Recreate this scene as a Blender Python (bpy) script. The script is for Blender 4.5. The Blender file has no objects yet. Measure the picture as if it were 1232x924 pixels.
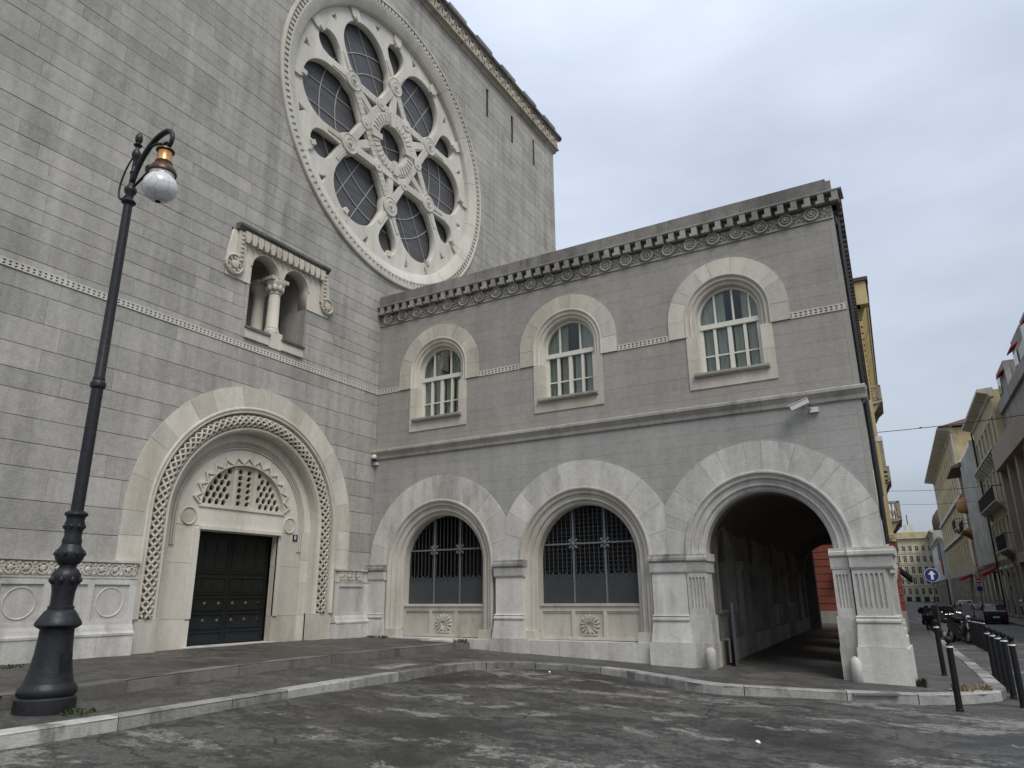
import bpy, bmesh, math, random
from mathutils import Matrix, Vector
PI = math.pi
scn = bpy.context.scene
COL = scn.collection
random.seed(7)

# ------------------------------------------------------------------ camera
CAM = Vector((14.1361, -16.2399, 1.248))
R3 = Matrix(((0.86509212, 0.15025012, 0.47858178), (0.50153682, -0.24245522, -0.83046751), (-0.00874319, 0.95845728, -0.28510207)))
cd = bpy.data.cameras.new('camera')
cam = bpy.data.objects.new('camera', cd); COL.objects.link(cam)
cam.matrix_world = Matrix.Translation(CAM) @ R3.to_4x4()
cd.sensor_width = 36; cd.lens = 36 * 857 / 1232; cd.clip_end = 3000; cd.clip_start = .05
scn.camera = cam

# ------------------------------------------------------------------ sky, sun, exposure
SUN_AZ, SUN_EL = math.radians(128), math.radians(52)     # compass azimuth, from behind the camera on the right
w = bpy.data.worlds.new('World'); scn.world = w; w.use_nodes = True
nt = w.node_tree; nt.nodes.clear()
def wn(t): return nt.nodes.new(t)
out = wn('ShaderNodeOutputWorld')
sky = wn('ShaderNodeTexSky'); sky.sky_type = 'NISHITA'; sky.sun_disc = False
sky.sun_elevation = SUN_EL; sky.sun_rotation = SUN_AZ; sky.dust_density = 3; sky.air_density = 1.2
b1 = wn('ShaderNodeBackground'); b1.inputs['Strength'].default_value = .09
nt.links.new(sky.outputs[0], b1.inputs['Color'])
tc = wn('ShaderNodeTexCoord'); sep = wn('ShaderNodeSeparateXYZ'); nt.links.new(tc.outputs['Generated'], sep.inputs[0])
mp = wn('ShaderNodeMapping'); mp.inputs['Scale'].default_value = (1.0, 1.0, 2.6); nt.links.new(tc.outputs['Generated'], mp.inputs[0])
nz = wn('ShaderNodeTexNoise'); nz.inputs['Scale'].default_value = 1.7; nz.inputs['Detail'].default_value = 6; nz.inputs['Roughness'].default_value = .5
nt.links.new(mp.outputs[0], nz.inputs['Vector'])
rp = wn('ShaderNodeValToRGB'); rp.color_ramp.elements[0].position = .34; rp.color_ramp.elements[1].position = .68
rp.color_ramp.elements[0].color = (.265, .30, .36, 1); rp.color_ramp.elements[1].color = (.40, .443, .515, 1)
nt.links.new(nz.outputs['Fac'], rp.inputs[0])
b2 = wn('ShaderNodeBackground'); nt.links.new(rp.outputs[0], b2.inputs['Color'])
# overcast sky: brighter towards the zenith (standard overcast distribution)
ml = wn('ShaderNodeMath'); ml.operation = 'MULTIPLY_ADD'; ml.inputs[1].default_value = 1.35; ml.inputs[2].default_value = .78; ml.use_clamp = False
mx0 = wn('ShaderNodeMath'); mx0.operation = 'MAXIMUM'; mx0.inputs[1].default_value = 0
nt.links.new(sep.outputs['Z'], mx0.inputs[0]); nt.links.new(mx0.outputs[0], ml.inputs[0]); nt.links.new(ml.outputs[0], b2.inputs['Strength'])
mxs = wn('ShaderNodeMixShader'); mxs.inputs[0].default_value = .88
nt.links.new(b1.outputs[0], mxs.inputs[1]); nt.links.new(b2.outputs[0], mxs.inputs[2]); nt.links.new(mxs.outputs[0], out.inputs[0])

sd = bpy.data.lights.new('sun', 'SUN'); sd.energy = 1.5; sd.angle = math.radians(28); sd.color = (1, .955, .88)
sun = bpy.data.objects.new('sun', sd); COL.objects.link(sun)
sv = Vector((math.sin(SUN_AZ) * math.cos(SUN_EL), math.cos(SUN_AZ) * math.cos(SUN_EL), math.sin(SUN_EL)))
sun.rotation_euler = sv.to_track_quat('Z', 'Y').to_euler(); sun.location = (20, -30, 40)
vs = scn.view_settings; vs.view_transform = 'Standard'; vs.look = 'None'; vs.gamma = 1; vs.use_curve_mapping = False; vs.exposure = 0.5

# ------------------------------------------------------------------ material helpers
class NT:
    def __init__(s, name):
        s.m = bpy.data.materials.new(name); s.m.use_nodes = True; s.t = s.m.node_tree
        s.b = s.t.nodes['Principled BSDF']; s._pos = None
    def node(s, t, **kw):
        n = s.t.nodes.new(t)
        for k, v in kw.items(): setattr(n, k, v)
        return n
    def put(s, sock, v):
        if isinstance(v, bpy.types.NodeSocket): s.t.links.new(v, sock)
        elif v is not None: sock.default_value = v
    def pos(s):
        if s._pos is None: s._pos = s.node('ShaderNodeNewGeometry').outputs['Position']
        return s._pos
    def map(s, v, scale, loc=(0, 0, 0), rot=(0, 0, 0)):
        n = s.node('ShaderNodeMapping'); s.put(n.inputs[0], v); n.inputs['Scale'].default_value = scale
        n.inputs['Location'].default_value = loc; n.inputs['Rotation'].default_value = rot; return n.outputs[0]
    def noise(s, scale, detail=4, v=None, rough=.55, dist=0):
        n = s.node('ShaderNodeTexNoise'); s.put(n.inputs['Vector'], v if v is not None else s.pos())
        n.inputs['Scale'].default_value = scale; n.inputs['Detail'].default_value = detail; n.inputs['Roughness'].default_value = rough; n.inputs['Distortion'].default_value = dist
        return n.outputs['Fac']
    def math(s, op, a, b=None, c=None, clamp=False):
        n = s.node('ShaderNodeMath', operation=op); n.use_clamp = clamp
        s.put(n.inputs[0], a); s.put(n.inputs[1], b); s.put(n.inputs[2], c); return n.outputs[0]
    def ramp(s, f, p0, p1, v0=0., v1=1.):
        n = s.node('ShaderNodeMapRange'); n.interpolation_type = 'SMOOTHSTEP'
        s.put(n.inputs[0], f); n.inputs[1].default_value = p0; n.inputs[2].default_value = p1; n.inputs[3].default_value = v0; n.inputs[4].default_value = v1
        return n.outputs[0]
    def mix(s, f, a, b, blend='MIX'):
        n = s.node('ShaderNodeMix', data_type='RGBA', blend_type=blend); s.put(n.inputs[0], f)
        s.put(n.inputs[6], a if not isinstance(a, tuple) else (*a, 1)[:4]); s.put(n.inputs[7], b if not isinstance(b, tuple) else (*b, 1)[:4]); return n.outputs[2]
    def scale(s, col, val):
        n = s.node('ShaderNodeVectorMath', operation='SCALE')
        s.put(n.inputs[0], col if isinstance(col, bpy.types.NodeSocket) else col[:3]); s.put(n.inputs['Scale'], val); return n.outputs[0]
    def bump(s, h, strength, dist=.02):
        n = s.node('ShaderNodeBump'); n.inputs['Strength'].default_value = strength; n.inputs['Distance'].default_value = dist
        s.put(n.inputs['Height'], h); s.t.links.new(n.outputs[0], s.b.inputs['Normal'])
    def done(s, col=None, rough=None, metal=None, spec=None):
        if col is not None: s.put(s.b.inputs['Base Color'], (*col, 1) if isinstance(col, tuple) and len(col) == 3 else col)
        s.put(s.b.inputs['Roughness'], rough); s.put(s.b.inputs['Metallic'], metal); s.put(s.b.inputs['Specular IOR Level'], spec)
        return s.m

def stone(name, col, col2=None, mott=.25, fine=.2, streak=.25, rnd=.08, bump=.25, rough=.88, rmode='OBJ', dirt=0., dcol=(.05, .05, .048), dscale=1.2, d0=.52, d1=.72, wash=0.):
    k = NT(name)
    n1 = k.noise(.55, 4); n2 = k.noise(6.5, 5, rough=.65); n3 = k.noise(60, 2)
    st = k.noise(1, 5, k.map(k.pos(), (2.6, 2.6, .16)), rough=.6)
    v = k.math('MULTIPLY_ADD', k.math('SUBTRACT', n1, .5), mott * 2, 1.)
    v = k.math('MULTIPLY_ADD', k.math('SUBTRACT', n2, .5), fine * 2, v)
    v = k.math('MULTIPLY_ADD', k.math('SUBTRACT', st, .5), streak * 2, v)
    v = k.math('MULTIPLY_ADD', k.math('SUBTRACT', n3, .5), .22, v)
    v = k.math('MULTIPLY_ADD', k.math('SUBTRACT', k.noise(17, 3, k.map(k.pos(), (1, 1, 1.7)), rough=.7), .5), fine * 1.8, v)
    if rmode == 'OBJ': r = k.node('ShaderNodeObjectInfo').outputs['Random']
    elif rmode == 'ISL': r = k.node('ShaderNodeNewGeometry').outputs['Random Per Island']
    else: r = None
    if r is not None: v = k.math('MULTIPLY_ADD', k.math('SUBTRACT', r, .5), rnd * 2, v)
    c = col
    if col2 is not None:
        f = k.ramp(k.noise(.9, 5, k.map(k.pos(), (1, 1, .55), (3, 7, 1))), .42, .66)
        if r is not None:
            f = k.math('MULTIPLY_ADD', k.math('FRACT', k.math('MULTIPLY', r, 7.31)), .5, k.math('MULTIPLY', f, .6), clamp=True)
        c = k.mix(f, col, col2)
    if dirt:
        dn = k.noise(dscale, 6, k.map(k.pos(), (1.6, 1.6, .5), (11, 2, 5)), rough=.65)
        c = k.mix(k.ramp(dn, d0, d1, 0, dirt), c, dcol)
    if wash:
        wn_ = k.noise(1, 6, k.map(k.pos(), (1.1, 1.1, .13), (4, 8, 2)), rough=.7)
        c = k.mix(k.ramp(wn_, .58, .75, 0, wash), c, (.5, .48, .44)); c = k.mix(k.ramp(wn_, .28, .44, wash, 0), c, (.1, .097, .09))
    c = k.scale(c, v)
    tool = k.noise(1, 3, k.map(k.pos(), (9, 9, 75)), rough=.6)
    hgt = k.math('ADD', k.math('MULTIPLY', n2, .5), k.math('ADD', k.math('MULTIPLY', n3, .4), k.math('MULTIPLY', tool, .5)))
    k.bump(hgt, bump, .02)
    return k.done(c, rough, spec=.25)

def plain(name, col, rough=.6, metal=0., var=.12, scale=8, bump=.0, spec=.4):
    k = NT(name); n = k.noise(scale, 4)
    c = k.scale(col, k.math('MULTIPLY_ADD', k.math('SUBTRACT', n, .5), var * 2, 1.))
    if bump: k.bump(n, bump, .01)
    return k.done(c, rough, metal, spec)

M = {}
TW, TW2 = (.385, .37, .335), (.315, .305, .28)
M['tower_block'] = stone('tower stone single', TW, TW2, .22, .3, .4, .10, .6, wash=.45, rmode='OBJ')
M['tower_field'] = stone('tower stone field', TW, TW2, .22, .3, .4, .10, .6, wash=.45, rmode='ISL')
M['tower_mortar'] = stone('tower mortar', (.10, .097, .09), None, .2, .2, .2, rmode=None)
WU, WU2 = (.335, .318, .288), (.30, .284, .258)
M['upper_block'] = stone('wing upper stone single', WU, WU2, .16, .22, .2, .025, .4, wash=.3, rmode='OBJ')
M['upper_field'] = stone('wing upper stone field', WU, WU2, .16, .22, .2, .025, .4, wash=.3, rmode='ISL')
M['upper_mortar'] = stone('wing upper mortar', (.265, .25, .225), None, .2, .2, .2, rmode=None)
WL, WL2 = (.345, .337, .317), (.31, .302, .284)
M['lower_block'] = stone('wing lower stone single', WL, WL2, .16, .22, .22, .025, .4, wash=.3, rmode='OBJ')
M['lower_field'] = stone('wing lower stone field', WL, WL2, .16, .22, .22, .025, .4, wash=.3, rmode='ISL')
M['lower_mortar'] = stone('wing lower mortar', (.28, .273, .257), None, .2, .2, .2, rmode=None)
M['cream'] = stone('cream limestone', (.57, .54, .475), (.48, .435, .355), .15, .15, .28, .12, .2, dirt=.3, dcol=(.27, .23, .17), dscale=.9)
M['cream_relief'] = stone('cream carved relief', (.54, .505, .44), (.47, .425, .35), .15, .2, .2, .05, .3, rmode=None, dirt=.4, dcol=(.27, .235, .185), dscale=2.5, d0=.45, d1=.7)
M['pit'] = stone('dark carving ground', (.2, .17, .13), None, .2, .2, .1, rmode=None)  # dark brown tone for the ground behind pierced bands
M['pit_dark'] = stone('deep dark carving ground', (.10, .08, .058), None, .2, .2, .1, rmode=None)  # dirt brown, taken darker in the holes of the portal roll
M['pale'] = stone('pale grey limestone', (.535, .52, .482), (.45, .435, .398), .2, .22, .4, .11, .35, dirt=.5, dcol=(.17, .163, .148), dscale=1.1, d0=.5, d1=.72, wash=.25)
M['pale_warm'] = stone('pale warm limestone', (.50, .475, .42), (.43, .395, .33), .15, .15, .3, .08, .2, dirt=.4, dcol=(.2, .175, .135), dscale=1.0)
M['string'] = stone('grey string course stone', (.37, .35, .31), (.28, .262, .23), .2, .2, .3, .08, .3, dirt=.5, dcol=(.1, .095, .085), dscale=1.2, d0=.54, d1=.7)
M['soot'] = stone('weathered dark moulding stone', (.36, .35, .33), (.2, .195, .18), .25, .25, .35, .12, .3, dirt=.65, dcol=(.07, .068, .06), dscale=1.6, d0=.45, d1=.62)
M['rose'] = stone('rose window limestone', (.58, .56, .50), (.49, .465, .40), .12, .12, .22, .06, .2, dirt=.35, dcol=(.3, .28, .23), dscale=1.1, d0=.56, d1=.74)
M['crust'] = stone('black crust cornice stone', (.15, .145, .13), (.08, .078, .07), .3, .35, .4, .15, .4, dirt=.5, dcol=(.025, .025, .022), dscale=2.2)
M['parapet'] = stone('weathered parapet stone', (.25, .24, .22), (.17, .163, .15), .3, .3, .45, .12, .35, dirt=.6, dcol=(.05, .05, .045), dscale=1.5)
M['frieze'] = stone('carved frieze stone', (.37, .35, .31), (.30, .28, .245), .2, .25, .3, .05, .3, rmode=None, dirt=.3, dcol=(.14, .13, .115), dscale=2.)
M['tooth'] = stone('weathered tooth stone', (.33, .32, .295), (.22, .21, .195), .25, .3, .3, .2, .3, dirt=.45, dcol=(.08, .078, .07), dscale=2.)
M['tfrieze'] = stone('tower pierced frieze stone', (.44, .405, .335), (.35, .315, .25), .2, .25, .25, .05, .3, rmode=None, dirt=.5, dcol=(.12, .1, .075), dscale=1.6)
M['kerb'] = stone('kerb limestone', (.31, .302, .283), (.18, .175, .164), .35, .45, .0, .42, .6, dirt=.8, dcol=(.07, .068, .063), dscale=1.5)
M['inner'] = stone('passage stone', (.38, .36, .325), (.29, .272, .24), .2, .2, .4, .1, .3, dirt=.5, dcol=(.09, .085, .075), dscale=1.0)
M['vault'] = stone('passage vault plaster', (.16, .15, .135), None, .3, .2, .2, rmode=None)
M['iron'] = plain('black painted iron', (.009, .0095, .011), .5, 0., .4, 14, .15, .25)
M['lampiron'] = plain('dark cast iron paint', (.016, .0175, .02), .42, 0., .5, 14, .5, .32)
M['grille'] = plain('grey wrought iron', (.05, .056, .06), .55, .1, .3, 20)
M['flower'] = plain('grey iron flower', (.16, .17, .18), .5, .2, .3, 20)
M['sheet'] = plain('blue grey sheet metal', (.062, .068, .075), .45, .25, .25, 3)
M['winframe'] = plain('white window paint', (.66, .64, .56), .55, 0, .12, 9)
M['curtain'] = plain('grey green curtain', (.66, .68, .60), .9, 0, .15, 4)
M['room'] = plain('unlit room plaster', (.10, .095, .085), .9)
M['copper'] = plain('polished copper', (.62, .30, .12), .28, .9, .3, 12)
M['copper_dark'] = plain('tarnished copper', (.085, .045, .026), .38, .6, .4, 12)
M['whiteplastic'] = plain('white enamel', (.6, .6, .57), .4)
M['lens'] = plain('black lens glass', (.01, .01, .012), .1)
M['bluesign'] = plain('blue sign enamel', (.012, .03, .17), .35)
M['whitesign'] = plain('white sign enamel', (.75, .75, .75), .35)
M['plate_blue'] = plain('navy enamel', (.008, .01, .035), .35)
M['rubber'] = plain('black rubber', (.015, .015, .015), .8)
M['chrome'] = plain('dull metal', (.55, .55, .56), .25, .9)
M['darkpaint'] = plain('black lacquer', (.012, .013, .016), .2, 0, .1, 4, 0, .6)
M['board'] = plain('black notice board', (.012, .012, .014), .4)

def glassm(name, tint=(.02, .022, .025), rough=.06):
    k = NT(name); n = k.noise(1.5, 2); k.bump(n, .05, .05); return k.done(tint, rough, 0., .7)
M['farglass'] = glassm('dark window glass')
M['carglass'] = glassm('car glass', (.03, .035, .04), .04)
def clearglass():
    k = NT('clear window glass'); k.t.nodes.remove(k.b)
    tr = k.node('ShaderNodeBsdfTransparent'); tr.inputs[0].default_value = (.86, .89, .87, 1)
    gl = k.node('ShaderNodeBsdfGlossy'); gl.inputs['Roughness'].default_value = .03
    fr = k.node('ShaderNodeFresnel'); fr.inputs['IOR'].default_value = 1.55
    n = k.noise(1.2, 2); bp = k.node('ShaderNodeBump'); bp.inputs['Strength'].default_value = .06; k.put(bp.inputs['Height'], n); k.t.links.new(bp.outputs[0], gl.inputs['Normal'])
    mx = k.node('ShaderNodeMixShader'); k.put(mx.inputs[0], k.math('MULTIPLY', fr.outputs[0], .8)); k.t.links.new(tr.outputs[0], mx.inputs[1]); k.t.links.new(gl.outputs[0], mx.inputs[2])
    k.t.links.new(mx.outputs[0], k.t.nodes['Material Output'].inputs[0]); return k.m
M['glass'] = clearglass()
def roseglass():
    k = NT('leaded rose glass'); p = k.map(k.pos(), (1, 1, 1), rot=(0, PI / 2, 0))
    br = k.node('ShaderNodeTexBrick'); k.put(br.inputs['Vector'], k.map(k.pos(), (1, 1, 1), rot=(PI / 2, 0, PI / 2)))
    br.inputs['Scale'].default_value = 9; br.inputs['Mortar Size'].default_value = .035; br.inputs['Color1'].default_value = (.062, .062, .064, 1); br.inputs['Color2'].default_value = (.1, .1, .105, 1); br.inputs['Mortar'].default_value = (.022, .022, .022, 1)
    k.bump(br.outputs['Fac'], .4, .02)
    return k.done(br.outputs['Color'], .38, 0, .4)
M['roseglass'] = roseglass()
M['leadline'] = plain('pale window bar', (.36, .36, .35), .6)
def opal():
    k = NT('milky crackled globe glass')
    vo = k.node('ShaderNodeTexVoronoi', feature='DISTANCE_TO_EDGE'); k.put(vo.inputs['Vector'], k.pos()); vo.inputs['Scale'].default_value = 7
    f = k.ramp(vo.outputs['Distance'], .005, .03)
    c = k.mix(f, (.30, .29, .26), (.66, .68, .68))
    return k.done(c, .18, 0, .6)
M['opal'] = opal()
def bronze():
    k = NT('dark bronze with verdigris'); sp = k.node('ShaderNodeSeparateXYZ'); k.put(sp.inputs[0], k.pos())
    n = k.noise(3.5, 5, rough=.65); n2 = k.noise(30, 3)
    g = k.ramp(k.math('MULTIPLY_ADD', k.math('SUBTRACT', n, .5), .9, sp.outputs['Z']), .55, 1.0, 1, 0)
    c = k.mix(g, (.016, .017, .013), (.02, .028, .031))
    c = k.scale(c, k.math('MULTIPLY_ADD', n2, 1.2, .4)); k.bump(n2, .3, .01)
    return k.done(c, .52, .35, .4)
M['bronze'] = bronze()
M['boss'] = plain('worn bronze boss', (.10, .095, .075), .35, .6)

def asphalt(name, base, dark, light, pscale=.35, patch=1., crack=1., edge=.02):
    k = NT(name)
    wv = k.node('ShaderNodeVectorMath', operation='ADD'); k.put(wv.inputs[0], k.pos())
    nn = k.node('ShaderNodeTexNoise'); k.put(nn.inputs['Vector'], k.pos()); nn.inputs['Scale'].default_value = 1.6; nn.inputs['Detail'].default_value = 6
    k.put(wv.inputs[1], k.scale(nn.outputs['Color'], .8)); wp = wv.outputs[0]
    big = k.noise(pscale, 5, k.map(k.pos(), (1, 1, 1), (5, 1, 0)), rough=.62, dist=.6)
    mid = k.noise(1.9, 6, k.map(k.pos(), (.8, 1.3, 1), (2, 9, 0), (0, 0, .5)), rough=.7)
    g1 = k.noise(9, 4, rough=.75); g2 = k.noise(28, 3, rough=.75); g3 = k.noise(110, 2, rough=.8)
    c = k.mix(k.ramp(big, .34, .56), dark, base)
    lf = k.noise(.85, 5, k.map(wp, (.55, 1.15, 1), (8, 3, 0), (0, 0, .35)), rough=.6)
    lf = k.math('MULTIPLY_ADD', k.math('SUBTRACT', g2, .5), .10, lf)
    c = k.mix(k.ramp(lf, .555, .555 + edge, 0, patch), c, light)
    df = k.math('MULTIPLY_ADD', k.math('SUBTRACT', g1, .5), .35, mid)
    c = k.mix(k.ramp(df, .42, .54, .8, 0), c, dark)
    hh = k.math('ADD', k.math('MULTIPLY', g2, .5), k.math('MULTIPLY', g3, .3))
    if crack:
        vo = k.node('ShaderNodeTexVoronoi', feature='DISTANCE_TO_EDGE'); k.put(vo.inputs['Scale'], .42); k.put(vo.inputs['Vector'], wp)
        ck = k.ramp(k.math('MULTIPLY_ADD', k.math('SUBTRACT', g2, .5), .02, vo.outputs['Distance']), .002, .012, .85, 0)
        ck = k.math('MULTIPLY', ck, k.ramp(k.noise(.7, 4, k.map(k.pos(), (1, 1, 1), (1, 4, 2))), .5, .56, 0, crack))
        c = k.mix(ck, c, (.014, .013, .012)); hh = k.math('SUBTRACT', hh, ck)
    v = k.math('MULTIPLY_ADD', k.math('SUBTRACT', g1, .5), 1.5, 1.)
    v = k.math('MULTIPLY_ADD', k.math('SUBTRACT', g2, .5), 2.6, v)
    v = k.math('MULTIPLY_ADD', k.math('SUBTRACT', g3, .5), 1.3, v)
    c = k.scale(c, k.math('MAXIMUM', v, .15))
    k.bump(hh, .7, .015)
    return k.done(c, k.ramp(big, .3, .7, .5, .72), 0, .5)
M['road'] = asphalt('road asphalt', (.076, .072, .065), (.024, .0225, .020), (.175, .167, .15))
M['pave'] = asphalt('pavement asphalt', (.088, .082, .074), (.050, .046, .041), (.13, .122, .108), .5, .6, .5, .06)
M['terrace'] = asphalt('terrace asphalt', (.080, .073, .065), (.044, .040, .036), (.12, .11, .097), .6, .6, .4, .06)

# ------------------------------------------------------------------ geometry helpers
def frame(o, sdir):
    s = Vector(sdir).normalized(); t = Vector((0, 0, 1)); d = s.cross(t)
    return Matrix(((s.x, t.x, d.x, o[0]), (s.y, t.y, d.y, o[1]), (s.z, t.z, d.z, o[2]), (0, 0, 0, 1)))
FA = frame((0, 0, 0), (0, 1, 0)); FB = frame((0, 0, 0), (1, 0, 0))
U = Vector((-.0444, .999, 0)).normalized(); NR = Vector((U.y, -U.x, 0))
FC = frame((13.27, 0, 0), U)
def S(lat, D, z=0): return Vector((CAM.x, CAM.y, 0)) + lat * NR + D * U + Vector((0, 0, z))
ID = Matrix.Identity(4)

class MB:
    def __init__(s): s.v = []; s.f = []
    def add(s, vs, fs):
        n = len(s.v); s.v += [tuple(p) for p in vs]; s.f += [tuple(i + n for i in f) for f in fs]; return s
    def box(s, a, b, c, d, e, f):   # s0 s1 t0 t1 d0 d1
        return s.add([(a, c, e), (b, c, e), (b, d, e), (a, d, e), (a, c, f), (b, c, f), (b, d, f), (a, d, f)],
                     [(3, 2, 1, 0), (4, 5, 6, 7), (0, 1, 5, 4), (1, 2, 6, 5), (2, 3, 7, 6), (3, 0, 4, 7)])
    def prism(s, poly, d0, d1, taper=0.):
        n = len(poly)
        if sum(poly[i][0] * poly[(i + 1) % n][1] - poly[(i + 1) % n][0] * poly[i][1] for i in range(n)) < 0: poly = poly[::-1]
        cx = sum(p[0] for p in poly) / n; cy = sum(p[1] for p in poly) / n
        top = [(cx + (p[0] - cx) * (1 - taper), cy + (p[1] - cy) * (1 - taper), d1) for p in poly]
        return s.add([(p[0], p[1], d0) for p in poly] + top, [tuple(range(n - 1, -1, -1)), tuple(range(n, 2 * n))] + [(i, (i + 1) % n, n + (i + 1) % n, n + i) for i in range(n)])
    def sweep(s, st, prof, closed=False, caps=True):
        """st: list of (bs,bt,ds,dt); prof: list of (rho,d)"""
        m = len(prof); vs = []
        for (bs, bt, ds, dt) in st:
            for (r, d) in prof: vs.append((bs + ds * r, bt + dt * r, d))
        fs = []; n = len(st)
        for i in range(n if closed else n - 1):
            j = (i + 1) % n
            for k in range(m - 1): fs.append((i * m + k, i * m + k + 1, j * m + k + 1, j * m + k))
        if caps and not closed: fs += [tuple(range(m)), tuple(range((n - 1) * m, n * m))[::-1]]
        return s.add(vs, fs)
    def lathe(s, prof, n=20, o=(0, 0, 0), axis='d'):
        vs = []; fs = []; m = len(prof)
        for i in range(n):
            a = 2 * PI * i / n; c, q = math.cos(a), math.sin(a)
            for (r, h) in prof:
                p = (r * c, r * q, h) if axis == 'd' else ((r * c, h, r * q) if axis == 't' else (h, r * c, r * q))
                vs.append((o[0] + p[0], o[1] + p[1], o[2] + p[2]))
        for i in range(n):
            j = (i + 1) % n
            for k in range(m - 1):
                f = (i * m + k, j * m + k, j * m + k + 1, i * m + k + 1)
                fs.append(f if axis != 't' else f[::-1])
        a0 = tuple(i * m for i in range(n))[::-1]; a1 = tuple(i * m + m - 1 for i in range(n))
        fs += [a0 if axis != 't' else a0[::-1], a1 if axis != 't' else a1[::-1]]
        return s.add(vs, fs)
    def tube(s, pts, r, n=8, close=False):
        pts = [Vector(p) for p in pts]; vs = []; fs = []; N = len(pts); up = None
        for i, p in enumerate(pts):
            t = (pts[min(i + 1, N - 1)] - pts[max(i - 1, 0)]).normalized()
            if up is None:
                up = Vector((0, 0, 1)) if abs(t.z) < .9 else Vector((1, 0, 0))
            x = t.cross(up).normalized(); y = x.cross(t).normalized(); up = y
            rr = r[i] if isinstance(r, (list, tuple)) else r
            for k in range(n):
                a = 2 * PI * k / n; vs.append(p + x * math.cos(a) * rr + y * math.sin(a) * rr)
        for i in range(N - 1):
            for k in range(n):
                fs.append((i * n + k, i * n + (k + 1) % n, (i + 1) * n + (k + 1) % n, (i + 1) * n + k))
        fs += [tuple(range(n))[::-1], tuple(range((N - 1) * n, N * n))]
        return s.add([tuple(v) for v in vs], fs)
    def extr(s, s0, s1, pts):      # profile polygon in (d,t) swept along s
        n = len(pts)
        return s.add([(s0, t, d) for d, t in pts] + [(s1, t, d) for d, t in pts],
                     [tuple(range(n)), tuple(range(2 * n - 1, n - 1, -1))] + [(i, n + i, n + (i + 1) % n, (i + 1) % n) for i in range(n)])
    def mesh(s, name, F=ID, smooth=False, recalc=True):
        me = bpy.data.meshes.new(name)
        me.from_pydata([tuple(F @ Vector(p)) for p in s.v], [], s.f)
        if recalc:
            bm = bmesh.new(); bm.from_mesh(me); bmesh.ops.recalc_face_normals(bm, faces=bm.faces); bm.to_mesh(me); bm.free()
        if smooth:
            me.polygons.foreach_set('use_smooth', [True] * len(me.polygons))
        return me
    def build(s, name, mat, parent=None, F=ID, smooth=False, auto=None):
        return link(name, s.mesh(name, F, smooth), mat, parent, auto)

def link(name, me, mat, parent=None, auto=None):
    o = bpy.data.objects.new(name, me)
    if mat is not None and not me.materials: me.materials.append(M[mat] if isinstance(mat, str) else mat)
    COL.objects.link(o)
    if parent is not None: o.parent = parent
    if auto is not None:
        bm = bmesh.new(); bm.from_mesh(me)
        for f in bm.faces: f.smooth = True
        for e in bm.edges:
            if len(e.link_faces) == 2 and e.calc_face_angle(0) > auto: e.smooth = False
        bm.to_mesh(me); bm.free()
    return o

def plate(name, outer, holes, d0, d1, mat, parent=None, F=ID, bevel=0.):
    cu = bpy.data.curves.new(name, 'CURVE'); cu.dimensions = '2D'; cu.fill_mode = 'BOTH'; cu.extrude = (d1 - d0) / 2 - bevel
    if bevel: cu.bevel_depth = bevel; cu.bevel_resolution = 0; cu.offset = -bevel
    for loop in [outer] + list(holes):
        sp = cu.splines.new('POLY'); sp.points.add(len(loop) - 1)
        for q, p in zip(sp.points, loop): q.co = (p[0], p[1], 0, 1)
        sp.use_cyclic_u = True
    tmp = bpy.data.objects.new('tmp', cu); COL.objects.link(tmp)
    me = bpy.data.meshes.new_from_object(tmp); bpy.data.objects.remove(tmp); bpy.data.curves.remove(cu)
    me.transform(F @ Matrix.Translation((0, 0, (d0 + d1) / 2))); me.name = name; me.materials.clear()
    return link(name, me, mat, parent)

def thing(name, label, cat, loc=(0, 0, 0), rot=0, group=None):
    o = bpy.data.objects.new(name, None); COL.objects.link(o); o.location = loc; o.rotation_euler = (0, 0, rot); o.empty_display_size = .3
    o['label'] = label; o['category'] = cat
    if group: o['group'] = group
    return o
def tag(o, label=None, cat=None, group=None, kind=None):
    for k, v in (('label', label), ('category', cat), ('group', group), ('kind', kind)):
        if v: o[k] = v
    return o
def copy_tree(o, parent=None):
    c = o.copy(); COL.objects.link(c)
    if parent is not None: c.parent = parent
    for ch in list(o.children): copy_tree(ch, c)
    return c

def arc(c, t, r, a0, a1, n): return [(c + r * math.cos(a0 + (a1 - a0) * i / n), t + r * math.sin(a0 + (a1 - a0) * i / n)) for i in range(n + 1)]
def arch_st(c, t, leg0=None, leg1=None, n=40):
    """stations of an arch from right leg over the top to left leg"""
    st = []
    if leg0 is not None: st.append((c, leg0, 1, 0))
    for i in range(n + 1):
        a = PI * i / n; st.append((c, t, math.cos(a), math.sin(a)))
    if leg1 is not None: st.append((c, leg1, -1, 0))
    return st
def circ_st(c, t, n=64, a0=0, a1=2 * PI, closed=True):
    return [(c, t, math.cos(a0 + (a1 - a0) * i / (n if closed else n)), math.sin(a0 + (a1 - a0) * i / n)) for i in range(n if closed else n + 1)]
def clip(poly, axis, val, keep_less):
    out = []
    for i in range(len(poly)):
        p, q = poly[i], poly[(i + 1) % len(poly)]
        a = (p[axis] <= val) == keep_less; b = (q[axis] <= val) == keep_less
        if a: out.append(p)
        if a != b:
            f = (val - p[axis]) / (q[axis] - p[axis]); out.append((p[0] + f * (q[0] - p[0]), p[1] + f * (q[1] - p[1])))
    return out
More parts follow.
